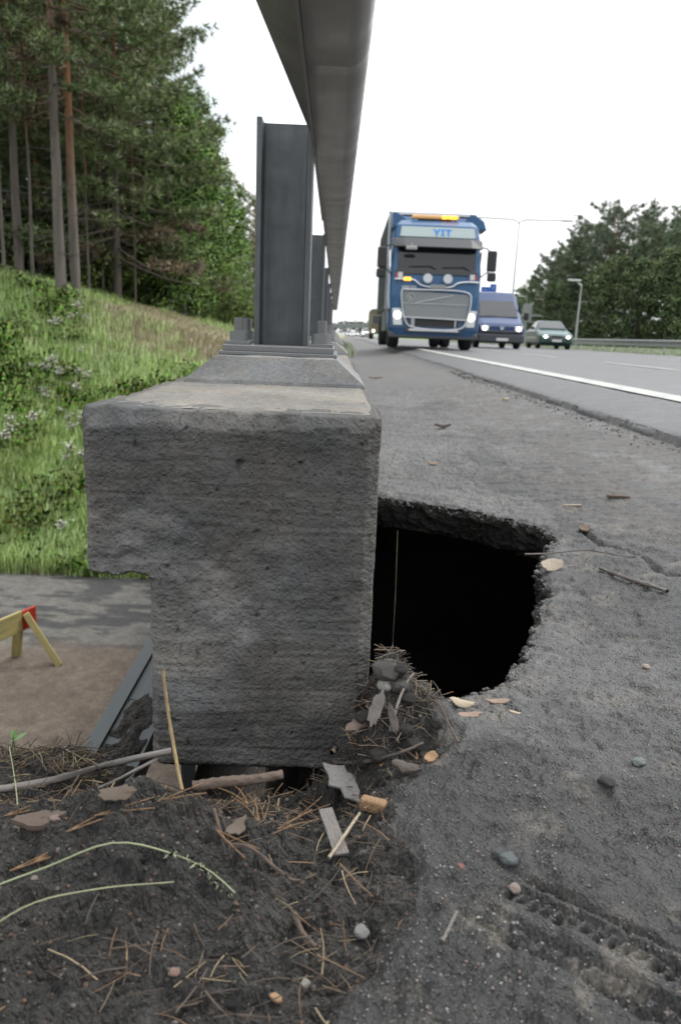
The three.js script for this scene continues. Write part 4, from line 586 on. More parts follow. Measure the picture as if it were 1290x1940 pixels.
  for (const s of [-0.24, 0.3]) { const m = part('spot_lamp', cyl(0.125, 0.11, 0.09, 20, s, 1.86, 0.1, Math.PI / 2), silver, t); part('lens', cyl(0.105, 0.105, 0.02, 20, s, 1.86, 0.15, Math.PI / 2), lens, m); }
  part('bull_bar', tube([[-1.12, 1.82, 0.05], [-0.8, 1.82, 0.07], [-0.58, 1.8, 0.08], [-0.4, 1.68, 0.08], [0.4, 1.66, 0.08], [0.58, 1.76, 0.08], [0.8, 1.8, 0.07], [1.15, 1.8, 0.05]], 0.028, 40, 8), M.chrome, t);
  part('flashing_lamp', rbox(0.2, 0.09, 0.06, 0.03, -0.78, 1.83, 0.11), glowA, t); part('number_plate', box(0.42, 0.1, 0.015, 0.05, 1.66, 0.12), std(L(0.25, 0.26, 0.26)), t);
  part('maker_lettering', text('VOLVO', 0.085, -0.72, 1.62, 0.025, 0.01), std(L(0.6, 0.62, 0.64)), t);
  const gp = [[-0.9, 1.56], [0.9, 1.5], [0.96, 1.38], [0.86, 0.72], [0.74, 0.58], [-0.66, 0.6], [-0.78, 0.74], [-0.92, 1.42]];
  const guard = part('grille_guard', tube([...gp, gp[0]].map(([x, y]) => [x, y, 0.13]), 0.024, 80, 8), silver, t);
  part('mesh_panel', place(prism([[-0.87, 1.53], [0.88, 1.47], [0.93, 1.37], [0.86, 0.82], [-0.78, 0.84], [-0.89, 1.4]], 0.012), 0, 0, 0.105), std(L(0.27, 0.29, 0.3), { roughness: 0.45, metalness: 0.4, bumpMap: rep(gritB, 3), bumpScale: 0.02 }), guard);
  part('cross_bar', [tube([[-0.83, 0.83, 0.13], [0, 0.82, 0.135], [0.86, 0.8, 0.13]], 0.02, 8, 6), box(1.78, 0.012, 0.01, 0, 1.2, 0.124), box(1.05, 0.018, 0.012, -0.02, 1.33, 0.125, 0, 0, 0.22), box(0.03, 0.22, 0.02, -0.55, 0.7, 0.12), box(0.03, 0.22, 0.02, -0.6, 0.7, 0.12), box(0.03, 0.22, 0.02, 0.58, 0.7, 0.12)], silver, guard);
  const em = part('round_emblem', place(new THREE.TorusGeometry(0.1, 0.009, 6, 24), -0.66, 1.36, 0.128), silver, guard); part('letter', text('L', 0.1, -0.66, 1.36, 0.122, 0.01), silver, em);
  part('bumper', loft([[-1.24, 0.38, 0.05], [-1.24, 0.98, 0.06], [1.24, 0.98, 0.06], [1.24, 0.38, 0.05]].length ? [ringY(0.36, 1.2, 0.06, -0.5), ringY(0.55, 1.25, 0.08, -0.5), ringY(0.98, 1.25, 0.06, -0.5)] : []), paint(0.005, 0.045, 0.12, { roughness: 0.5 }), t);
  part('bumper_skirt', [rbox(2.44, 0.18, 0.4, 0.05, 0, 0.36, -0.16), box(1.5, 0.1, 0.03, 0, 0.5, 0.1)], dgrey, t); part('air_intake', box(1.3, 0.2, 0.02, 0, 0.7, 0.075), M.black, t); part('step_bar', rbox(1.35, 0.07, 0.06, 0.02, 0, 0.5, 0.12), silver, t);
  for (const s of [-1, 1]) { const h = part('headlamp', quadPanel([s * 0.98 - 0.12, 0.62, 0.08], [s * 0.98 + 0.12, 0.62, 0.06], [s * 1.03 + 0.12, 1.06, 0.05], [s * 1.03 - 0.12, 1.06, 0.07], 0.02), lens, t); part('lit_bulb', place(new THREE.SphereGeometry(0.1, 14, 10).scale(1, 1, 0.35), s * 1.0, 0.88, 0.1), glowW, h); }
  for (const [x, z] of [[-1.04, -1.0], [1.04, -1.0], [-1.08, -6.2], [-0.72, -6.2], [0.72, -6.2], [1.08, -6.2]]) wheel(t, x, 0.5, z, 0.5, 0.32);
  for (const s of [-1, 1]) part('wheel_arch', [rbox(0.36, 0.12, 1.3, 0.05, s * 1.06, 1.02, -1.0), rbox(0.3, 0.5, 0.1, 0.03, s * 1.06, 0.8, -1.65)], dgrey, t);
  part('chassis', [box(0.9, 0.26, 7.6, 0, 0.85, -4.6), box(2.3, 0.18, 0.14, 0, 0.46, -1.0), box(2.0, 0.2, 0.2, 0, 0.5, -6.2)], M.black, t); part('side_skirt', box(0.03, 0.62, 2.6, -1.2, 0.78, -3.4), std(L(0.1, 0.13, 0.15), { roughness: 0.5 }), t); part('side_skirt', box(0.03, 0.62, 2.6, 1.2, 0.78, -3.4), dgrey, t);
}
{ // van
  const bl = paint(0.010, 0.036, 0.125, { clearcoat: 0.15, roughness: 0.55 }), grey = std(L(0.055, 0.06, 0.07), { roughness: 0.6 });
  const p = atDepth(947, 657, 32), v = thing('van', 'blue delivery van with headlights on behind the lorry', 'van', V3(p.x, ROADY, -32));
  const b = part('body', loft([ringZ(0, 0.86, 0.34, 0.86, 0.08), ringZ(-0.12, 0.94, 0.3, 0.98, 0.1), ringZ(-0.75, 0.97, 0.3, 1.2, 0.1), ringZ(-1.05, 0.97, 0.3, 1.34, 0.12), ringZ(-1.75, 0.97, 0.3, 1.95, 0.3), ringZ(-2.1, 0.97, 0.3, 2.26, 0.35), ringZ(-2.5, 0.97, 0.3, 2.32, 0.3), ringZ(-5.0, 0.97, 0.3, 2.32, 0.3), ringZ(-5.1, 0.95, 0.35, 2.25, 0.3)]), bl, v);
  part('windscreen', quadPanel([-0.8, 1.24, -0.82], [0.8, 1.24, -0.82], [0.7, 1.9, -1.62], [-0.7, 1.9, -1.62], 0.03), glassM, b); for (const s of [-1, 1]) part('side_window', box(0.012, 0.42, 0.9, s * 0.972, 1.52, -1.85), glassM, b);
  part('bumper', [rbox(1.86, 0.34, 0.22, 0.07, 0, 0.4, -0.02), rbox(1.7, 0.09, 0.2, 0.03, 0, 0.66, -0.03)], grey, v); part('grille', [box(1.0, 0.1, 0.02, 0, 0.57, 0.03)], M.black, v);
  part('lion_emblem', [tube([[-0.09, 0.85, 0.03], [-0.06, 0.78, 0.045], [0, 0.74, 0.05], [0.06, 0.78, 0.045], [0.09, 0.85, 0.03]], 0.014, 12, 5), rbox(0.05, 0.12, 0.02, 0.008, 0, 0.8, 0.045)], M.chrome, v);
  for (const s of [-1, 1]) { const h = part('headlamp', rbox(0.36, 0.2, 0.08, 0.05, s * 0.68, 0.78, -0.02, 0, s * 0.25), lens, v); part('lit_bulb', place(new THREE.SphereGeometry(0.1, 14, 10).scale(1, 0.9, 0.4), s * 0.68, 0.78, 0.045), glowW, h); part('mirror', [rbox(0.2, 0.32, 0.14, 0.06, s * 1.16, 1.32, -1.0), box(0.16, 0.05, 0.05, s * 1.03, 1.26, -1.02)], M.black, v); }
  const np = part('number_plate', box(0.52, 0.11, 0.015, 0.02, 0.36, 0.098), plateM, v); part('blue_strip', box(0.04, 0.11, 0.016, -0.22, 0.36, 0.099), euM, np);
  part('wiper', [box(0.5, 0.015, 0.02, -0.3, 1.3, -0.85), box(0.5, 0.015, 0.02, 0.3, 1.29, -0.85)], M.black, v);
  for (const [x, z] of [[-0.84, -0.95], [0.84, -0.95], [-0.84, -4.0], [0.84, -4.0]]) wheel(v, x, 0.33, z, 0.33, 0.22);
  part('underbody', box(1.5, 0.14, 4.6, 0, 0.27, -2.5), M.black, v);
}
function sedan(name, label, pos, body, lit, group) {
  const c = thing(name, label, 'car', pos, null, group), gl = glassM;
  const b = part('body', loft([ringZ(0, 0.74, 0.36, 0.62, 0.06), ringZ(-0.1, 0.82, 0.24, 0.72, 0.08), ringZ(-0.3, 0.86, 0.22, 0.78, 0.08), ringZ(-1.15, 0.87, 0.22, 0.95, 0.08), ringZ(-1.3, 0.87, 0.22, 0.98, 0.08), ringZ(-3.5, 0.87, 0.22, 1.0, 0.08), ringZ(-4.2, 0.84, 0.25, 0.97, 0.08), ringZ(-4.4, 0.76, 0.35, 0.9, 0.08)]), body, c);
  const rg = (z, w, y0, y1, w1) => [[-w, y0, z], [-w1, y1 - 0.05, z], [-w1 + 0.08, y1, z], [w1 - 0.08, y1, z], [w1, y1 - 0.05, z], [w, y0, z]];
  part('cabin', loft([rg(-1.2, 0.78, 0.9, 0.99, 0.74), rg(-1.95, 0.8, 0.94, 1.4, 0.6), rg(-2.3, 0.8, 0.94, 1.43, 0.6), rg(-3.0, 0.8, 0.94, 1.41, 0.6), rg(-3.8, 0.78, 0.9, 1.0, 0.7)]), body, b);
  part('windscreen', quadPanel([-0.68, 1.02, -1.24], [0.68, 1.02, -1.24], [0.55, 1.37, -1.87], [-0.55, 1.37, -1.87], 0.02), gl, b);
  for (const s of [-1, 1]) part('side_window', quadPanel([s * 0.78, 1.02, -1.6], [s * 0.78, 1.02, -3.3], [s * 0.625, 1.34, -2.95], [s * 0.625, 1.34, -1.98], s * -0.02), gl, b);
  part('grille', [rbox(0.62, 0.13, 0.03, 0.02, 0, 0.6, 0.005), box(1.3, 0.06, 0.02, 0, 0.36, -0.005)], M.black, c); part('grille_frame', place(prism([[-0.34, 0.67], [0.34, 0.67], [0.3, 0.52], [-0.3, 0.52]], 0.01), 0, 0, 0).scale(1, 1, 1), M.chrome, c).position.z = -0.008;
  for (const s of [-1, 1]) { const h = part('headlamp', rbox(0.34, 0.15, 0.06, 0.03, s * 0.57, 0.6, -0.02, 0, s * 0.15), lens, c); if (lit) part('lit_bulb', place(new THREE.SphereGeometry(0.09, 12, 8).scale(1, 0.75, 0.4), s * 0.56, 0.6, 0.025), glowW, h); part('mirror', [rbox(0.19, 0.13, 0.1, 0.04, s * 0.97, 1.03, -1.5), box(0.12, 0.04, 0.05, s * 0.86, 0.99, -1.5)], M.black, c); part('side_moulding', box(0.012, 0.05, 2.6, s * 0.872, 0.55, -2.3), plateM, b); }
  part('number_plate', box(0.48, 0.1, 0.012, 0.02, 0.42, 0.012), plateM, c); part('bumper', rbox(1.58, 0.2, 0.16, 0.06, 0, 0.38, -0.08), body, c);
  for (const [x, z] of [[-0.75, -0.85], [0.75, -0.85], [-0.75, -3.45], [0.75, -3.45]]) wheel(c, x, 0.31, z, 0.31, 0.2);
  part('underbody', box(1.4, 0.12, 3.9, 0, 0.22, -2.2), M.black, c); return c;
}
{
  const p = atDepth(1052, 662, 40); const c = sedan('car', 'dark green saloon car with headlights on beside the van', V3(p.x, ROADY, -40), paint(0.012, 0.06, 0.055), true); c.rotation.y = -0.05;
  // queue far behind
  const q = (u, d, lb, m, lit) => { const a = atDepth(u, 640, d); sedan('car', lb, V3(a.x, ROADY, -d), m, lit); };
  q(695, 120, 'white car far down the road beside the beige lorry', paint(0.6, 0.6, 0.6), true); q(674, 210, 'silver car far down the road nearing the overpass pillar', paint(0.45, 0.47, 0.5), true); q(660, 260, 'pale car far down the road under the overpass', paint(0.5, 0.5, 0.5), true);
  const a = atDepth(724, 638, 78), t = thing('lorry', 'beige covered lorry following behind the blue lorry', 'truck', V3(a.x, ROADY, -78)), tan = std(L(0.15, 0.135, 0.085), { roughness: 0.7 });
  part('cargo_cover', loft([ringZ(-1.9, 1.22, 0.9, 2.95, 0.15), ringZ(-8.5, 1.22, 0.9, 2.95, 0.15)]), tan, t); const cb = part('cab', loft([ringY(0.5, 1.15, 0, -1.7), ringY(1.5, 1.18, 0, -1.7), ringY(2.4, 1.1, -0.2, -1.7)]), paint(0.14, 0.12, 0.07), t); part('windscreen', quadPanel([-0.98, 1.55, 0.0], [0.98, 1.55, 0.0], [0.95, 2.25, -0.15], [-0.95, 2.25, -0.15], 0.02), glassM, cb);
  for (const s of [-1, 1]) part('headlamp', place(new THREE.SphereGeometry(0.13, 10, 8).scale(1, 1, 0.4), s * 0.9, 0.8, 0.03), glowW, t); for (const [x, z] of [[-1, -0.9], [1, -0.9], [-1, -6], [1, -6]]) wheel(t, x, 0.48, z, 0.48, 0.3);
}
// ---------------------------------------------------------------- roadside furniture
{
  const W = [[0, 0.15], [0.05, 0.13], [0.05, 0.07], [-0.005, 0.045], [-0.005, -0.045], [0.05, -0.07], [0.05, -0.13], [0, -0.15]];
  const bar = thing('crash_barrier', 'long galvanised steel crash barrier on the grass verge', 'crash barrier', V3(13.4, ROADY - 0.05, -20));
  part('beam', (() => { const rings = [26, 0, -25, -60, -110, -180].map(z => [...W.map(([x, y]) => [-x, 0.5 + y, z]), ...W.slice().reverse().map(([x, y]) => [-x + 0.01, 0.5 + y, z])]); return loft(rings); })(), std(L(0.4, 0.42, 0.42), { metalness: 0.4, roughness: 0.45, map: rep(steelC, 0.7) }), bar);
  for (let i = 0; i < 34; i++) part('post', box(0.06, 0.75, 0.1, 0.07, 0.28, 14 - i * 4), M.lampGrey, bar);
  const far = copy(bar, V3(16.6, ROADY - 0.05, -20), null, 'second crash barrier behind the first on the verge'); far.rotation.y = 0;
  const lampPost = (u, d, h, arm, label, dbl) => { const a = atDepth(u, 640, d), y = a.x > 12.4 ? T(a.x, -d) : ROADY, o = thing('street_lamp', label, 'street lamp', V3(a.x, y, -d)); part('pole', taper([[0, -0.3, 0], [0, h * 0.5, 0], [0.04, h, 0]], 0.1, 0.05, 8, 8), M.lampGrey, o); for (const s of dbl ? [-1, 1] : [arm < 0 ? -1 : 1]) { const A = Math.abs(arm), m = part('arm', tube([[0.04, h - 0.05, 0], [s * 0.25, h + 0.18, 0], [s * A * 0.5, h + 0.28, 0], [s * A, h + 0.3, 0]], 0.065, 14, 6), M.lampGrey, o); part('lamp_head', rbox(0.95, 0.14, 0.32, 0.06, s * (A + 0.4), h + 0.3, 0), M.lampGrey, m); } return o; };
  lampPost(964, 70, 10.2, 3.7, 'tall double-armed street lamp behind the van', true);
  const l2 = lampPost(1090, 58, 4.45, -0.12, 'short single street lamp standing behind the crash barrier', false); lampPost(991, 96, 5.2, -0.12, 'distant small street lamp beside the grey sign panel', false);
  // signs
  const s1 = atDepth(920, 640, 110), bs = thing('direction_sign', 'blue overhead direction sign showing above the van roof', 'road sign', V3(s1.x, ROADY, -110)); part('panel', rbox(1.2, 0.75, 0.06, 0.03, -0.55, 7.05, 0), std(L(0.02, 0.1, 0.42)), bs); part('panel', rbox(0.85, 1.05, 0.06, 0.03, 0.48, 7.3, 0), std(L(0.02, 0.1, 0.42)), bs); part('arrow', [box(0.35, 0.06, 0.02, -0.6, 7.05, 0.045), box(0.06, 0.5, 0.02, 0.48, 7.3, 0.045), box(0.24, 0.06, 0.02, 0.48, 7.5, 0.045)], std(L(0.6, 0.62, 0.65)), bs); part('post', [cyl(0.08, 0.08, 7.4, 8, -0.5, 3.4, -0.1), cyl(0.08, 0.08, 7.4, 8, 0.5, 3.4, -0.1)], M.lampGrey, bs);
  const s2 = atDepth(994, 640, 88), gs = thing('sign_board', 'grey sign panel on a post beside the distant small lamp', 'road sign', V3(s2.x, ROADY, -88)); part('panel', rbox(1.0, 1.9, 0.06, 0.03, 0, 3.4, 0), std(L(0.32, 0.35, 0.36)), gs); part('post', cyl(0.06, 0.06, 3, 8, 0, 1.4, -0.08), M.lampGrey, gs);
  const s3 = atDepth(1030, 640, 92), pt = thing('sign_gantry', 'low grey steel portal frame behind the dark green car', 'gantry', V3(s3.x, ROADY, -92)); part('leg', rbox(0.32, 3.4, 0.3, 0.04, 0, 1.7, 0), M.lampGrey, pt); part('leg', rbox(0.32, 3.4, 0.3, 0.04, -4.2, 1.7, 0), M.lampGrey, pt); part('crossbeam', rbox(4.2, 0.22, 0.24, 0.04, -2.1, 3.28, 0), M.lampGrey, pt);
  // far overpass
  const o = thing('overpass', 'far concrete road bridge crossing over the motorway', 'bridge', V3(2, ROADY, -430)), oc = std(L(0.17, 0.19, 0.19)); part('deck', [box(70, 1.5, 9, 5, 4.9, 0)], oc, o); part('parapet', box(70, 0.5, 0.2, 5, 5.95, 4.4), std(L(0.24, 0.27, 0.27)), o); for (const x of [-9, 4.4, 6.4, 20]) part('pillar', box(1.0, 4.2, 1, x, 2.1, 0), oc, o);
  // sawhorse barrier on the lower road
  const y0 = UND + 0.03, f1 = onLevel(113, 1260, y0), f2 = onLevel(32, 1243, y0), yel = std(L(0.6, 0.52, 0.22), { roughness: 0.7, map: rep(concC, 1.2) }), rd = std(L(0.62, 0.05, 0.025), { roughness: 0.6, map: rep(concC, 1.2) });
  const top = onLevel(48, 1158, y0 + 0.78), end = onLevel(67, 1150, y0 + 0.78), dirv = onLevel(0, 1178, y0 + 0.78).sub(end).setY(0).normalize(), ang = Math.atan2(-dirv.z, dirv.x);
  const sh = thing('sawhorse_barrier', 'yellow wooden sawhorse barrier with red board end on the lower road', 'barrier', V3(end.x, y0, end.z)); sh.rotation.y = ang;      // +x local runs along the board away from its red end
  const bd = part('board', rbox(2.3, 0.3, 0.04, 0.006, 0.27 + 1.15, 0.66, 0), yel, sh); part('red_end', rbox(0.27, 0.28, 0.041, 0.006, 0.135, 0.66, 0), rd, bd); for (const k of [1, 2]) part('red_band', rbox(0.22, 0.302, 0.042, 0.006, 0.27 + k * 0.8, 0.66, 0), rd, bd);
  const toL = p => sh.worldToLocal(p.clone()); sh.updateMatrixWorld(true); const a = toL(f1), b = toL(f2);
  const plank = (p, q2, w) => { const d = q2.clone().sub(p), g = rbox(w, d.length(), w * 0.7, 0.006); const m = new THREE.Matrix4().makeRotationFromQuaternion(new THREE.Quaternion().setFromUnitVectors(V3(0, 1, 0), d.clone().normalize())); g.applyMatrix4(m); const c = p.clone().add(q2).multiplyScalar(0.5); g.translate(c.x, c.y, c.z); return g; };
  for (const dx of [0, 1.6]) { part('leg', plank(V3(0.22 + dx, 0.76, Math.sign(a.z) * 0.035), V3(a.x + dx, 0, a.z), 0.12), yel, sh); part('leg', plank(V3(0.28 + dx, 0.7, Math.sign(b.z) * 0.035), V3(b.x + dx, 0, b.z), 0.12), yel, sh); }
}
// ---------------------------------------------------------------- debris on the near ground
{
  const wood = (r, g, b) => std(L(r, g, b), { roughness: 0.9, bumpMap: rep(barkB, 1, 1), bumpScale: 0.003 });
  const grey = wood(0.165, 0.15, 0.138), brown = wood(0.11, 0.082, 0.064), straw = wood(0.36, 0.27, 0.14), orange = wood(0.25, 0.155, 0.085), pale = wood(0.36, 0.30, 0.22), dark = wood(0.07, 0.058, 0.05), pink = wood(0.23, 0.165, 0.13);
  const lift = (u, v, h = 0.004) => { const p = hit(u, v); p.y += h; return p; };
  const stick = (name, label, pts, r0, r1, m, cat = 'twig') => { const P = pts.map(([u, v, h]) => lift(u, v, h ?? 0.006)); const c = P[0].clone(), g = taper(P.map(p => p.clone().sub(c)), r0, r1, 18, 7, 0.35); const o = solo(name, g, m, label, cat); o.position.copy(c); return o; };
  stick('twig', 'long grey stick lying across the top of the soil bank', [[-30, 1528, 0.012], [80, 1508, 0.015], [190, 1485, 0.02], [260, 1472, 0.025], [325, 1462, 0.028]], 0.0055, 0.004, grey);
  stick('twig', 'forked grey twig under the long stick on the soil bank', [[170, 1505, 0.008], [230, 1492, 0.012], [300, 1468, 0.022]], 0.003, 0.002, grey);
  stick('bark_strip', 'brown strip of bark lying below the concrete beam', [[365, 1508, 0.012], [430, 1502, 0.014], [480, 1497, 0.014], [535, 1490, 0.016]], 0.007, 0.0055, brown, 'bark');
  stick('twig', 'thin curved brown twig below the bark strip', [[360, 1522, 0.006], [450, 1540, 0.008], [540, 1542, 0.008], [610, 1570, 0.006]], 0.0022, 0.0015, dark);
  stick('twig', 'thin bare twig reaching over the rim of the hole', [[992, 1066, 0.02], [1040, 1058, 0.014], [1110, 1054, 0.01], [1180, 1060, 0.006], [1215, 1052, 0.006]], 0.0022, 0.0014, grey);
  stick('twig', 'straight grey twig lying on cracked asphalt by the hole', [[1135, 1080, 0.006], [1190, 1102, 0.007], [1250, 1122, 0.008], [1262, 1128, 0.008]], 0.004, 0.0045, grey);
  stick('twig', 'small dark red twig on the mud near the grey pebble', [[556, 1745, 0.004], [575, 1775, 0.006], [600, 1805, 0.005]], 0.003, 0.002, brown);
  stick('twig', 'pale thin straw crossing the flat wood chip', [[622, 1655, 0.01], [650, 1620, 0.014], [680, 1568, 0.014]], 0.0018, 0.0016, pale);
  stick('twig', 'grey splinter lying in the mud beside the tyre prints', [[836, 1795, 0.004], [850, 1768, 0.006], [864, 1738, 0.005]], 0.002, 0.0015, grey);
  stick('twig', 'curved reddish twig in the soil hollow', [[405, 1560, 0.008], [430, 1620, 0.01], [470, 1650, 0.008], [560, 1672, 0.006], [600, 1676, 0.006]], 0.002, 0.0016, brown);
  stick('twig', 'thin brown twig arching over the rubble beside the hole', [[795, 1352, 0.02], [825, 1368, 0.02], [850, 1395, 0.014], [868, 1420, 0.008]], 0.0018, 0.0015, brown);
  stick('grass_stem', 'upright dry straw standing before the concrete end face', [[345, 1496, 0.0], [334, 1480, 0.03], [322, 1470, 0.075], [312, 1470, 0.135]], 0.0022, 0.0018, straw, 'straw');
  // green grass stems leaning across the mud
  { const gm = std(L(0.26, 0.30, 0.17), { roughness: 0.6 }), g2 = std(L(0.24, 0.25, 0.14), { roughness: 0.6 });
    stick('grass_stem', 'pale green grass stem with seed head arching over the mud', [[-60, 1800, 0.04], [90, 1745, 0.055], [220, 1712, 0.06], [320, 1704, 0.05], [400, 1712, 0.03], [445, 1732, 0.015]], 0.0009, 0.0007, gm, 'grass stem');
    stick('grass_stem', 'thin olive grass stem lying below the seeded stem', [[-60, 1862, 0.03], [60, 1815, 0.04], [190, 1765, 0.045], [330, 1718, 0.025]], 0.0009, 0.0006, g2, 'grass stem');
    stick('grass_stem', 'soft green grass stem rising at the edge of the bank', [[38, 1600, 0.0], [35, 1540, 0.01], [28, 1490, 0.02], [22, 1470, 0.035]], 0.0008, 0.0006, gm, 'grass stem');
    const q = rng(201), S = new Soup(); for (let i = 0; i < 60; i++) { const t = i / 60, p = lift(mix(320, 440, t), mix(1704, 1730, t * t), mix(0.05, 0.017, t)); leaf(S, q, p.x, p.y, p.z, 0.006, [0.28, 0.31, 0.19], 0.16); } solo('seed_head', S.geo(), std(L(1, 1, 1), { vertexColors: true, side: THREE.DoubleSide }), 'slim green seed head at the tip of the arching stem', 'seed head');
    // seedling
    const p = lift(28, 1440, -0.012), sd = thing('seedling', 'young green seedling with fresh leaves on the bank edge', 'seedling', p), lm = new THREE.MeshPhysicalMaterial({ color: L(0.15, 0.27, 0.08), roughness: 0.5, transmission: 0.2, thickness: 0, side: THREE.DoubleSide }); part('stem', taper([[0, -0.02, 0], [0.002, 0.02, 0], [0, 0.05, 0]], 0.0015, 0.001, 5, 5), lm, sd);
    for (const [a, e, l] of [[0.2, 0.5, 0.026], [2.0, 0.3, 0.024], [3.6, 0.7, 0.024], [5.0, 0.4, 0.022], [1.1, 1.1, 0.02]]) { const sp = new THREE.Shape(); sp.moveTo(0, 0); sp.quadraticCurveTo(l * 0.4, l * 0.32, l, 0); sp.quadraticCurveTo(l * 0.4, -l * 0.32, 0, 0); const g = new THREE.ShapeGeometry(sp, 6); g.rotateX(-1.2); g.rotateZ(e); g.rotateY(a); g.translate(0, 0.045, 0); part('leaf', g, lm, sd); } }
  // flakes: bark pieces, chips, dead leaves — thin bent plates with ragged outline
  function flake(seed, l, w, th, curl, rag) { const q = rng(seed), n = 22, out = []; for (let i = 0; i < n; i++) { const a = i / n * 6.283, r = 1 + rag * (q() - 0.5) * 2; out.push([Math.cos(a) * l / 2 * r, Math.sin(a) * w / 2 * r]); } const y = (x, z) => curl * ((x / l) ** 2 * 1.4 - (z / w) ** 2) * l + th * 0.6 * (fb(x * 160 + seed, z * 160, 2) - 0.5); const ring = (s, h) => out.map(([x, z]) => [x * s, y(x * s, z * s) + h, z * s]); return loft([ring(0.96, 0), ring(1, th * 0.4), ring(0.97, th), ring(0.6, th * 1.1), ring(0.25, th)]); }
  const put = (name, label, cat, u, v, geo, m, yaw, h = 0.003, tx = 0, tz = 0) => { const o = solo(name, geo, m, label, cat); o.position.copy(lift(u, v, h)); o.rotation.set(tx, yaw, tz); return o; };
  put('bark_piece', 'large ragged grey bark piece lying in the hollow', 'bark', 662, 1500, flake(301, 0.085, 0.042, 0.004, 0.10, 0.22), std(L(0.30, 0.285, 0.27), { roughness: 0.95, bumpMap: rep(concB, 8), bumpScale: 0.004 }), -0.55, 0.012, 0.35, -0.1);
  put('wood_chip', 'brown block of rotten wood beside the bark piece', 'wood chip', 706, 1556, rbox(0.032, 0.016, 0.014, 0.004), orange, -0.35, 0.008);
  put('wood_chip', 'flat grey sliver of wood below the bark piece', 'wood chip', 630, 1605, rbox(0.016, 0.003, 0.07, 0.001), grey, 0.28, 0.008, 0.12);
  put('bark_piece', 'upright grey bark shard in the rubble by the concrete corner', 'bark', 712, 1375, flake(305, 0.05, 0.018, 0.004, 0.1, 0.2), grey, 1.3, 0.02, 0.9, 0.3);
  put('bark_piece', 'narrow dark bark shard leaning on the rubble heap', 'bark', 742, 1385, flake(306, 0.045, 0.012, 0.004, 0.05, 0.2), dark, 1.8, 0.02, 1.0, -0.2);
  put('dead_leaf', 'pale folded dead leaf on the rim of the hole', 'dead leaf', 874, 1340, flake(307, 0.036, 0.014, 0.002, 0.25, 0.12), pale, -0.3, 0.008, 0.3);
  put('dead_leaf', 'pinkish dead leaf beneath the pale folded leaf', 'dead leaf', 888, 1360, flake(308, 0.034, 0.016, 0.002, 0.15, 0.15), pink, 0.2, 0.004);
  put('dead_leaf', 'tan dead leaf lying flat beside the hole', 'dead leaf', 943, 1333, flake(309, 0.036, 0.013, 0.002, 0.1, 0.12), pink, 0.15, 0.003);
  put('dead_leaf', 'small slender tan leaf beside the flat dead leaf', 'dead leaf', 977, 1353, flake(310, 0.022, 0.006, 0.0015, 0.1, 0.1), pale, -0.5, 0.002);
  put('dead_leaf', 'curled pale leaf on the hole rim under the thin bare twig', 'dead leaf', 1043, 1083, flake(311, 0.055, 0.04, 0.003, 0.2, 0.12), wood(0.28, 0.24, 0.19), 0.3, 0.012, 0.5);
  put('dead_leaf', 'brown crumpled leaf on the rubble slope', 'dead leaf', 815, 1440, flake(312, 0.02, 0.014, 0.003, 0.3, 0.2), orange, 0.7, 0.006, 0.4);
  put('dead_leaf', 'brown leaf on the asphalt by the crack', 'dead leaf', 1106, 1005, flake(313, 0.035, 0.026, 0.004, 0.2, 0.15), brown, 0.7, 0.006, 0.4);
  put('dead_leaf', 'orange chip lying on the dark mud', 'dead leaf', 523, 1890, flake(314, 0.014, 0.007, 0.002, 0.1, 0.15), orange, -0.7, 0.003);
  put('bark_piece', 'brown bark chip half buried on the soil bank', 'bark', 75, 1570, flake(315, 0.05, 0.024, 0.006, 0.1, 0.15), wood(0.085, 0.062, 0.05), 0.3, 0.001);
  put('wood_chip', 'pale straw sliver on the far asphalt shoulder', 'wood chip', 1083, 962, rbox(0.06, 0.004, 0.008, 0.001), pale, 0.2, 0.004);
  put('wood_chip', 'dark bark sliver on the gritty shoulder', 'wood chip', 1170, 945, rbox(0.07, 0.01, 0.012, 0.003), brown, -0.1, 0.005);
  put('wood_chip', 'dark twisted chip on the worn shoulder asphalt', 'wood chip', 838, 812, flake(317, 0.09, 0.03, 0.01, 0.2, 0.15), dark, 0.1, 0.008);
  put('wood_chip', 'brown stick piece lying on the shoulder beyond the hole', 'wood chip', 758, 686, rbox(0.16, 0.02, 0.025, 0.006), brown, -0.05, 0.012);
  put('wood_chip', 'pale chip on the shoulder near the overlay edge', 'wood chip', 957, 760, flake(318, 0.05, 0.04, 0.015, 0.1, 0.1), pale, 0.1, 0.008);
  put('bark_piece', 'brown bark lying against the kerb side of the beam', 'bark', 710, 718, flake(319, 0.16, 0.03, 0.01, 0.15, 0.2), brown, 0.1, 0.01);
  put('dead_leaf', 'orange fallen leaf on the shoulder asphalt', 'dead leaf', 820, 880, flake(320, 0.05, 0.02, 0.003, 0.1, 0.15), orange, 0.2, 0.004);
  // stones
  function stone(seed, r, fx = 1, fy = 0.7, fz = 0.9) { const g = new THREE.IcosahedronGeometry(r, 3), p = g.attributes.position; for (let i = 0; i < p.count; i++) { const x = p.getX(i) / r, y = p.getY(i) / r, z = p.getZ(i) / r; let k = 1 + 0.35 * (fb(x * 1.3 + seed, y * 1.3 + z * 1.7 + 5, 3) - 0.5); for (const [a, b, c, h] of [[0.6, 0.6, 0.5, 0.72], [-0.7, 0.5, 0.4, 0.74], [0.3, -0.4, 0.86, 0.75], [-0.2, 0.95, -0.2, 0.7]]) { const d = x * a + y * b + z * c; if (d * k > h) k = h / d; } p.setXYZ(i, x * r * k * fx, y * r * k * fy, z * r * k * fz); } g.computeVertexNormals(); return g; }
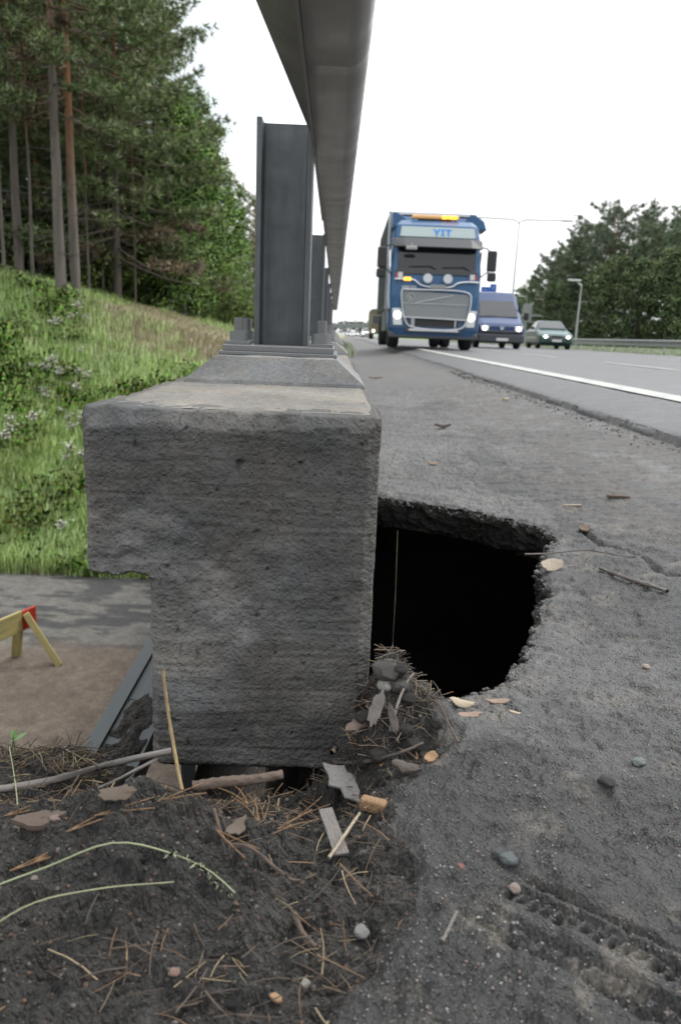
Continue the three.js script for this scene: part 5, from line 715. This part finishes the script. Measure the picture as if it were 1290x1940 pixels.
  const st = (label, u, v, r, c, seed, name = 'pebble') => { const o = solo(name, stone(seed, r), std(L(...c), { roughness: 0.8, bumpMap: rep(concB, 6), bumpScale: 0.002 }), label, 'stone'); o.position.copy(lift(u, v, r * 0.3)); o.rotation.y = seed; };
  st('pale grey angular pebble in the dark mud', 686, 1767, 0.008, [0.27, 0.27, 0.26], 1.3); st('blue-grey flat stone on the asphalt edge', 962, 1634, 0.0095, [0.13, 0.145, 0.15], 2.7); st('dark stone chip beside the blue-grey flat stone', 945, 1625, 0.008, [0.08, 0.085, 0.09], 3.1); st('pinkish pebble above the tyre prints', 974, 1684, 0.007, [0.3, 0.24, 0.21], 4.9); st('dark lump of asphalt lying on the shoulder', 1148, 1492, 0.011, [0.06, 0.06, 0.06], 5.2); st('small dull green stone beside the asphalt lump', 1208, 1453, 0.009, [0.17, 0.2, 0.19], 6.4); st('pale pebble in the mud beside the orange chip', 580, 1858, 0.005, [0.34, 0.31, 0.27], 7.7); st('tiny red pebble on the asphalt edge', 872, 1652, 0.004, [0.26, 0.13, 0.11], 8.2); st('pink pebble lying in the soil bank', 105, 1560, 0.006, [0.26, 0.2, 0.18], 9.1); st('brown stone against the kerb side of the beam', 714, 782, 0.022, [0.14, 0.11, 0.09], 10.4); st('pale round pebble alone on the bare asphalt beyond the cracks', 1222, 1268, 0.007, [0.4, 0.33, 0.28], 11.6); st('small reddish pebble in the mud', 330, 1862, 0.005, [0.3, 0.2, 0.16], 12.2); st('dark knobbly clod crowning the rubble heap', 735, 1282, 0.024, [0.07, 0.065, 0.06], 13.5, 'soil_clod'); st('pale stone set in the rubble heap below the clod', 728, 1305, 0.012, [0.3, 0.29, 0.26], 14.8); st('dark clod beside the knobbly clod', 755, 1312, 0.016, [0.06, 0.055, 0.05], 16.1, 'soil_clod');
  // pine needle pairs: the larger ones are things
  const pair = (u, v, len, yaw, lift0 = 0.006) => { const o = solo('pine_needle', [taper([[0, 0, 0], [len * 0.5, 0.003, 0.004], [len, 0, 0.002]], 0.0011, 0.0006, 6, 5), taper([[0, 0, 0], [len * 0.5, 0.002, -0.006], [len * 0.97, 0.001, -0.016]], 0.0011, 0.0006, 6, 5)], orange, 'dry orange pine needle pair lying on the soil', 'pine needle', 'dry pine needle pairs on the soil'); o.position.copy(lift(u, v, lift0)); o.rotation.set(0, yaw, 0.08); };
  [[20, 1660, 0.075, 0.5], [60, 1640, 0.07, 0.7], [130, 1600, 0.06, 0.55], [430, 1540, 0.05, 0.9], [500, 1560, 0.045, 1.6], [470, 1560, 0.05, 2.3], [560, 1560, 0.05, 0.6], [560, 1520, 0.055, -1.0], [540, 1540, 0.05, -0.6], [600, 1530, 0.05, 0.1], [690, 1420, 0.035, 1.5], [520, 1590, 0.05, 0.4], [180, 1560, 0.06, 0.2], [410, 1600, 0.06, -0.9], [490, 1580, 0.05, 2.0], [720, 1460, 0.03, 1.2], [480, 1525, 0.045, -1.3], [300, 1540, 0.05, 0.3], [10, 1560, 0.05, 0.3], [790, 1440, 0.03, 1.9]].forEach(([u, v, l, y]) => pair(u, v, l, y));
  // fine litter: needles, fibres, crumbs and grit nobody could count
  const m4 = new THREE.Matrix4(), qq = new THREE.Quaternion(), eu = new THREE.Euler();
  function litter(name, geo, mat, n, seed, gen, label, cat, cols) { const q = rng(seed), im = new THREE.InstancedMesh(geo, mat, n), col = new THREE.Color(); for (let i = 0; i < n; i++) { const [x, z, s, tilt, up] = gen(q), y = Gfull(x, z, soilAmount(x, z)) + (up ?? 0.002); eu.set((q() - 0.5) * tilt, q() * 6.283, (q() - 0.5) * tilt); m4.compose(V3(x, y, z), qq.setFromEuler(eu), V3(s, s, s)); im.setMatrixAt(i, m4); const c = cols[Math.floor(q() * cols.length)], k = 0.6 + 0.7 * q(); im.setColorAt(i, col.setRGB(c[0] * k, c[1] * k, c[2] * k)); } stuff(name, im, label, cat); }
  const needle = taper([[-0.02, 0, 0], [0, 0.0015, 0.002], [0.02, 0, 0]], 0.0007, 0.0004, 3, 4), white = std(L(1, 1, 1), { roughness: 0.9 });
  const nc = [[0.22, 0.145, 0.085], [0.15, 0.11, 0.08], [0.10, 0.08, 0.065], [0.30, 0.24, 0.15], [0.07, 0.06, 0.05]];
  const soilSpot = q => { for (;;) { const d = 0.42 + q() * 0.95, x = -0.62 + q() * 0.85; if (soilAmount(x, -d) > 0.6 && fb(x * 9 + 4, d * 9, 3) + 0.32 * sstep(0.62, 1.0, d) > 0.5 + 0.25 * q()) return [x, -d]; } };
  litter('needle_litter', needle, white, 2200, 401, q => [...soilSpot(q), 0.5 + q() * 0.8, 0.7, 0.003], 'scattered dry needles and fibres on the soil bank', 'needle litter', nc);
  litter('needle_litter', needle, white, 900, 402, q => { const x = -0.75 + q() * 0.42, z = -0.98 - q() * 0.32; return [x, z, 0.7 + q() * 0.8, 1.0, 0.004 + 0.008 * q()]; }, 'matted needles on the bank beside the steel channel', 'needle litter', nc.slice(1));
  litter('rubble_fibres', needle, white, 520, 403, q => { const a = q() * 6.28, r = 0.09 * Math.sqrt(q()); return [0.06 + Math.cos(a) * r, -1.02 + Math.sin(a) * r * 0.9, 0.4 + q() * 0.8, 0.9, 0.003 + 0.004 * q()]; }, 'roots and fibres in the rubble heap at the hole', 'roots', [[0.08, 0.07, 0.06], [0.13, 0.115, 0.1], [0.05, 0.045, 0.04], [0.24, 0.19, 0.13]]);
  const crumb = stone(21.5, 0.004); const crumbS = new THREE.IcosahedronGeometry(0.004, 1); { const p = crumbS.attributes.position; for (let i = 0; i < p.count; i++) { const k = 0.75 + 0.5 * vn(p.getX(i) * 900 + 20, p.getY(i) * 900 + p.getZ(i) * 700 + 20); p.setXYZ(i, p.getX(i) * k, p.getY(i) * k * 0.8, p.getZ(i) * k); } crumbS.computeVertexNormals(); }
  litter('soil_crumbs', crumbS, white, 15000, 411, q => { const d = 0.42 + q() * 0.95, x = -0.62 + q() * 0.85; return soilAmount(x, -d) > 0.5 ? [x, -d, 0.15 + 0.85 * q() * q() * q(), 6, 0.0] : [-0.3, -0.8, 0.2, 6]; }, 'loose dark crumbs of soil on the bank', 'soil', [[0.05, 0.045, 0.04], [0.08, 0.07, 0.06], [0.06, 0.04, 0.03], [0.10, 0.06, 0.04], [0.12, 0.105, 0.09]]);
  litter('road_grit', crumbS, white, 9000, 412, q => { for (;;) { const d = 0.45 + 3.4 * q() * q(), x = -0.05 + q() * (0.45 + d * 0.5); if (soilAmount(x, -d) < 0.5 && (x > 0.75 || d < 0.85 || d > 2.8 || holeSD(x, -d)[0] > 0.01) && fb(x * 6 + 1, d * 6, 3) > 0.34 + 0.3 * q()) return [x, -d, 0.10 + 0.4 * q() * q() * q() + d * 0.05, 6, 0.0005]; } }, 'sand and fine grit scattered on the worn asphalt', 'grit', [[0.19, 0.175, 0.15], [0.22, 0.2, 0.175], [0.12, 0.12, 0.12], [0.17, 0.13, 0.11], [0.07, 0.07, 0.07], [0.2, 0.2, 0.2]]);
  litter('rim_crumbs', crumbS, white, 1400, 413, q => { const h = HOLE[Math.floor(q() * HOLE.length)], x = h[0] + 0.02 * (q() - 0.35), z = h[1] + 0.02 * (q() - 0.5); return x < 0.1 ? [0.2, -1.04, 0.3, 6] : [x, z, 0.4 + 2.2 * q() * q(), 6, -0.004 - 0.02 * q()]; }, 'broken asphalt crumbs along the rim of the hole', 'asphalt crumbs', [[0.09, 0.088, 0.085], [0.06, 0.058, 0.055], [0.13, 0.13, 0.13]]);
  litter('overlay_crumbs', crumbS, white, 700, 414, q => { const d = 2.4 + q() * 8, x = 1.36 + 0.2 * (q() - 0.5) * q(); return [x, -d, 0.5 + 2.2 * q() * q(), 6, 0.0]; }, 'loose chippings along the ragged overlay edge', 'chippings', [[0.07, 0.068, 0.065], [0.1, 0.1, 0.1], [0.15, 0.12, 0.1]]);
  // ragged rubble at the corner: clods, shards and twigs heaped against the beam
  [[715, 1330, 0.015, 17.2], [770, 1340, 0.012, 18.3], [690, 1385, 0.013, 19.1], [735, 1350, 0.014, 20.6], [765, 1395, 0.012, 22.4], [800, 1360, 0.01, 23.7], [660, 1420, 0.012, 24.9], [720, 1430, 0.013, 26.2], [785, 1420, 0.011, 27.5], [690, 1450, 0.010, 28.1], [825, 1385, 0.009, 29.9], [750, 1300, 0.014, 31.4]].forEach(([u, v, r, s]) => { const o = solo('soil_clod', stone(s, r, 1.1, 0.8, 1), std(L(0.058, 0.052, 0.046), { roughness: 1, bumpMap: rep(soilB, 5), bumpScale: 0.006 }), 'lump of dark soil in the rubble heap beside the hole', 'soil', 'soil lumps in the rubble heap'); o.position.copy(lift(u, v, r * 0.3)); o.rotation.y = s; });
  stick('twig', 'brown twig leaning from the rubble against the concrete', [[628, 1440, 0.01], [655, 1410, 0.03], [690, 1375, 0.04], [700, 1350, 0.05]], 0.003, 0.002, brown);
  stick('twig', 'grey twig poking out over the hole from the rubble', [[738, 1400, 0.012], [752, 1360, 0.02], [770, 1322, 0.02], [782, 1300, 0.03]], 0.0025, 0.0014, grey);
  stick('twig', 'dark twig crossing the foot of the rubble heap', [[640, 1470, 0.012], [700, 1455, 0.016], [760, 1450, 0.014], [800, 1425, 0.012]], 0.003, 0.002, dark);
  put('bark_piece', 'brown curled bark under the grey shard in the rubble', 'bark', 680, 1405, flake(331, 0.05, 0.02, 0.005, 0.2, 0.2), brown, 0.6, 0.014, 0.3, 0.2);
  put('bark_piece', 'small dark bark scrap at the foot of the rubble', 'bark', 770, 1470, flake(332, 0.035, 0.016, 0.005, 0.2, 0.25), dark, -0.4, 0.008, 0.3, 0.1);
  put('dead_leaf', 'grey-brown dead leaf lying on the needle bed', 'dead leaf', 450, 1590, flake(333, 0.03, 0.018, 0.002, 0.2, 0.2), wood(0.10, 0.08, 0.062), 0.9, 0.005, 0.2);
  put('dead_leaf', 'brown leaf wedged under the long grey stick', 'dead leaf', 225, 1540, flake(334, 0.036, 0.02, 0.002, 0.2, 0.2), wood(0.085, 0.066, 0.05), 0.2, 0.003, 0.3);
  // thin root hanging in the hole
  { const a = atDepth(753, 1005, 1.9), b = atDepth(741, 1262, 1.9); const o = solo('hanging_root', taper([V3(0, 0, 0), b.clone().sub(a).multiplyScalar(0.5).add(V3(0.002, 0, 0)), b.clone().sub(a)], 0.0006, 0.0005, 6, 4), pale, 'fine pale root hanging down inside the dark hole', 'root'); o.position.copy(a); }
}
renderer.render(scene, camera);
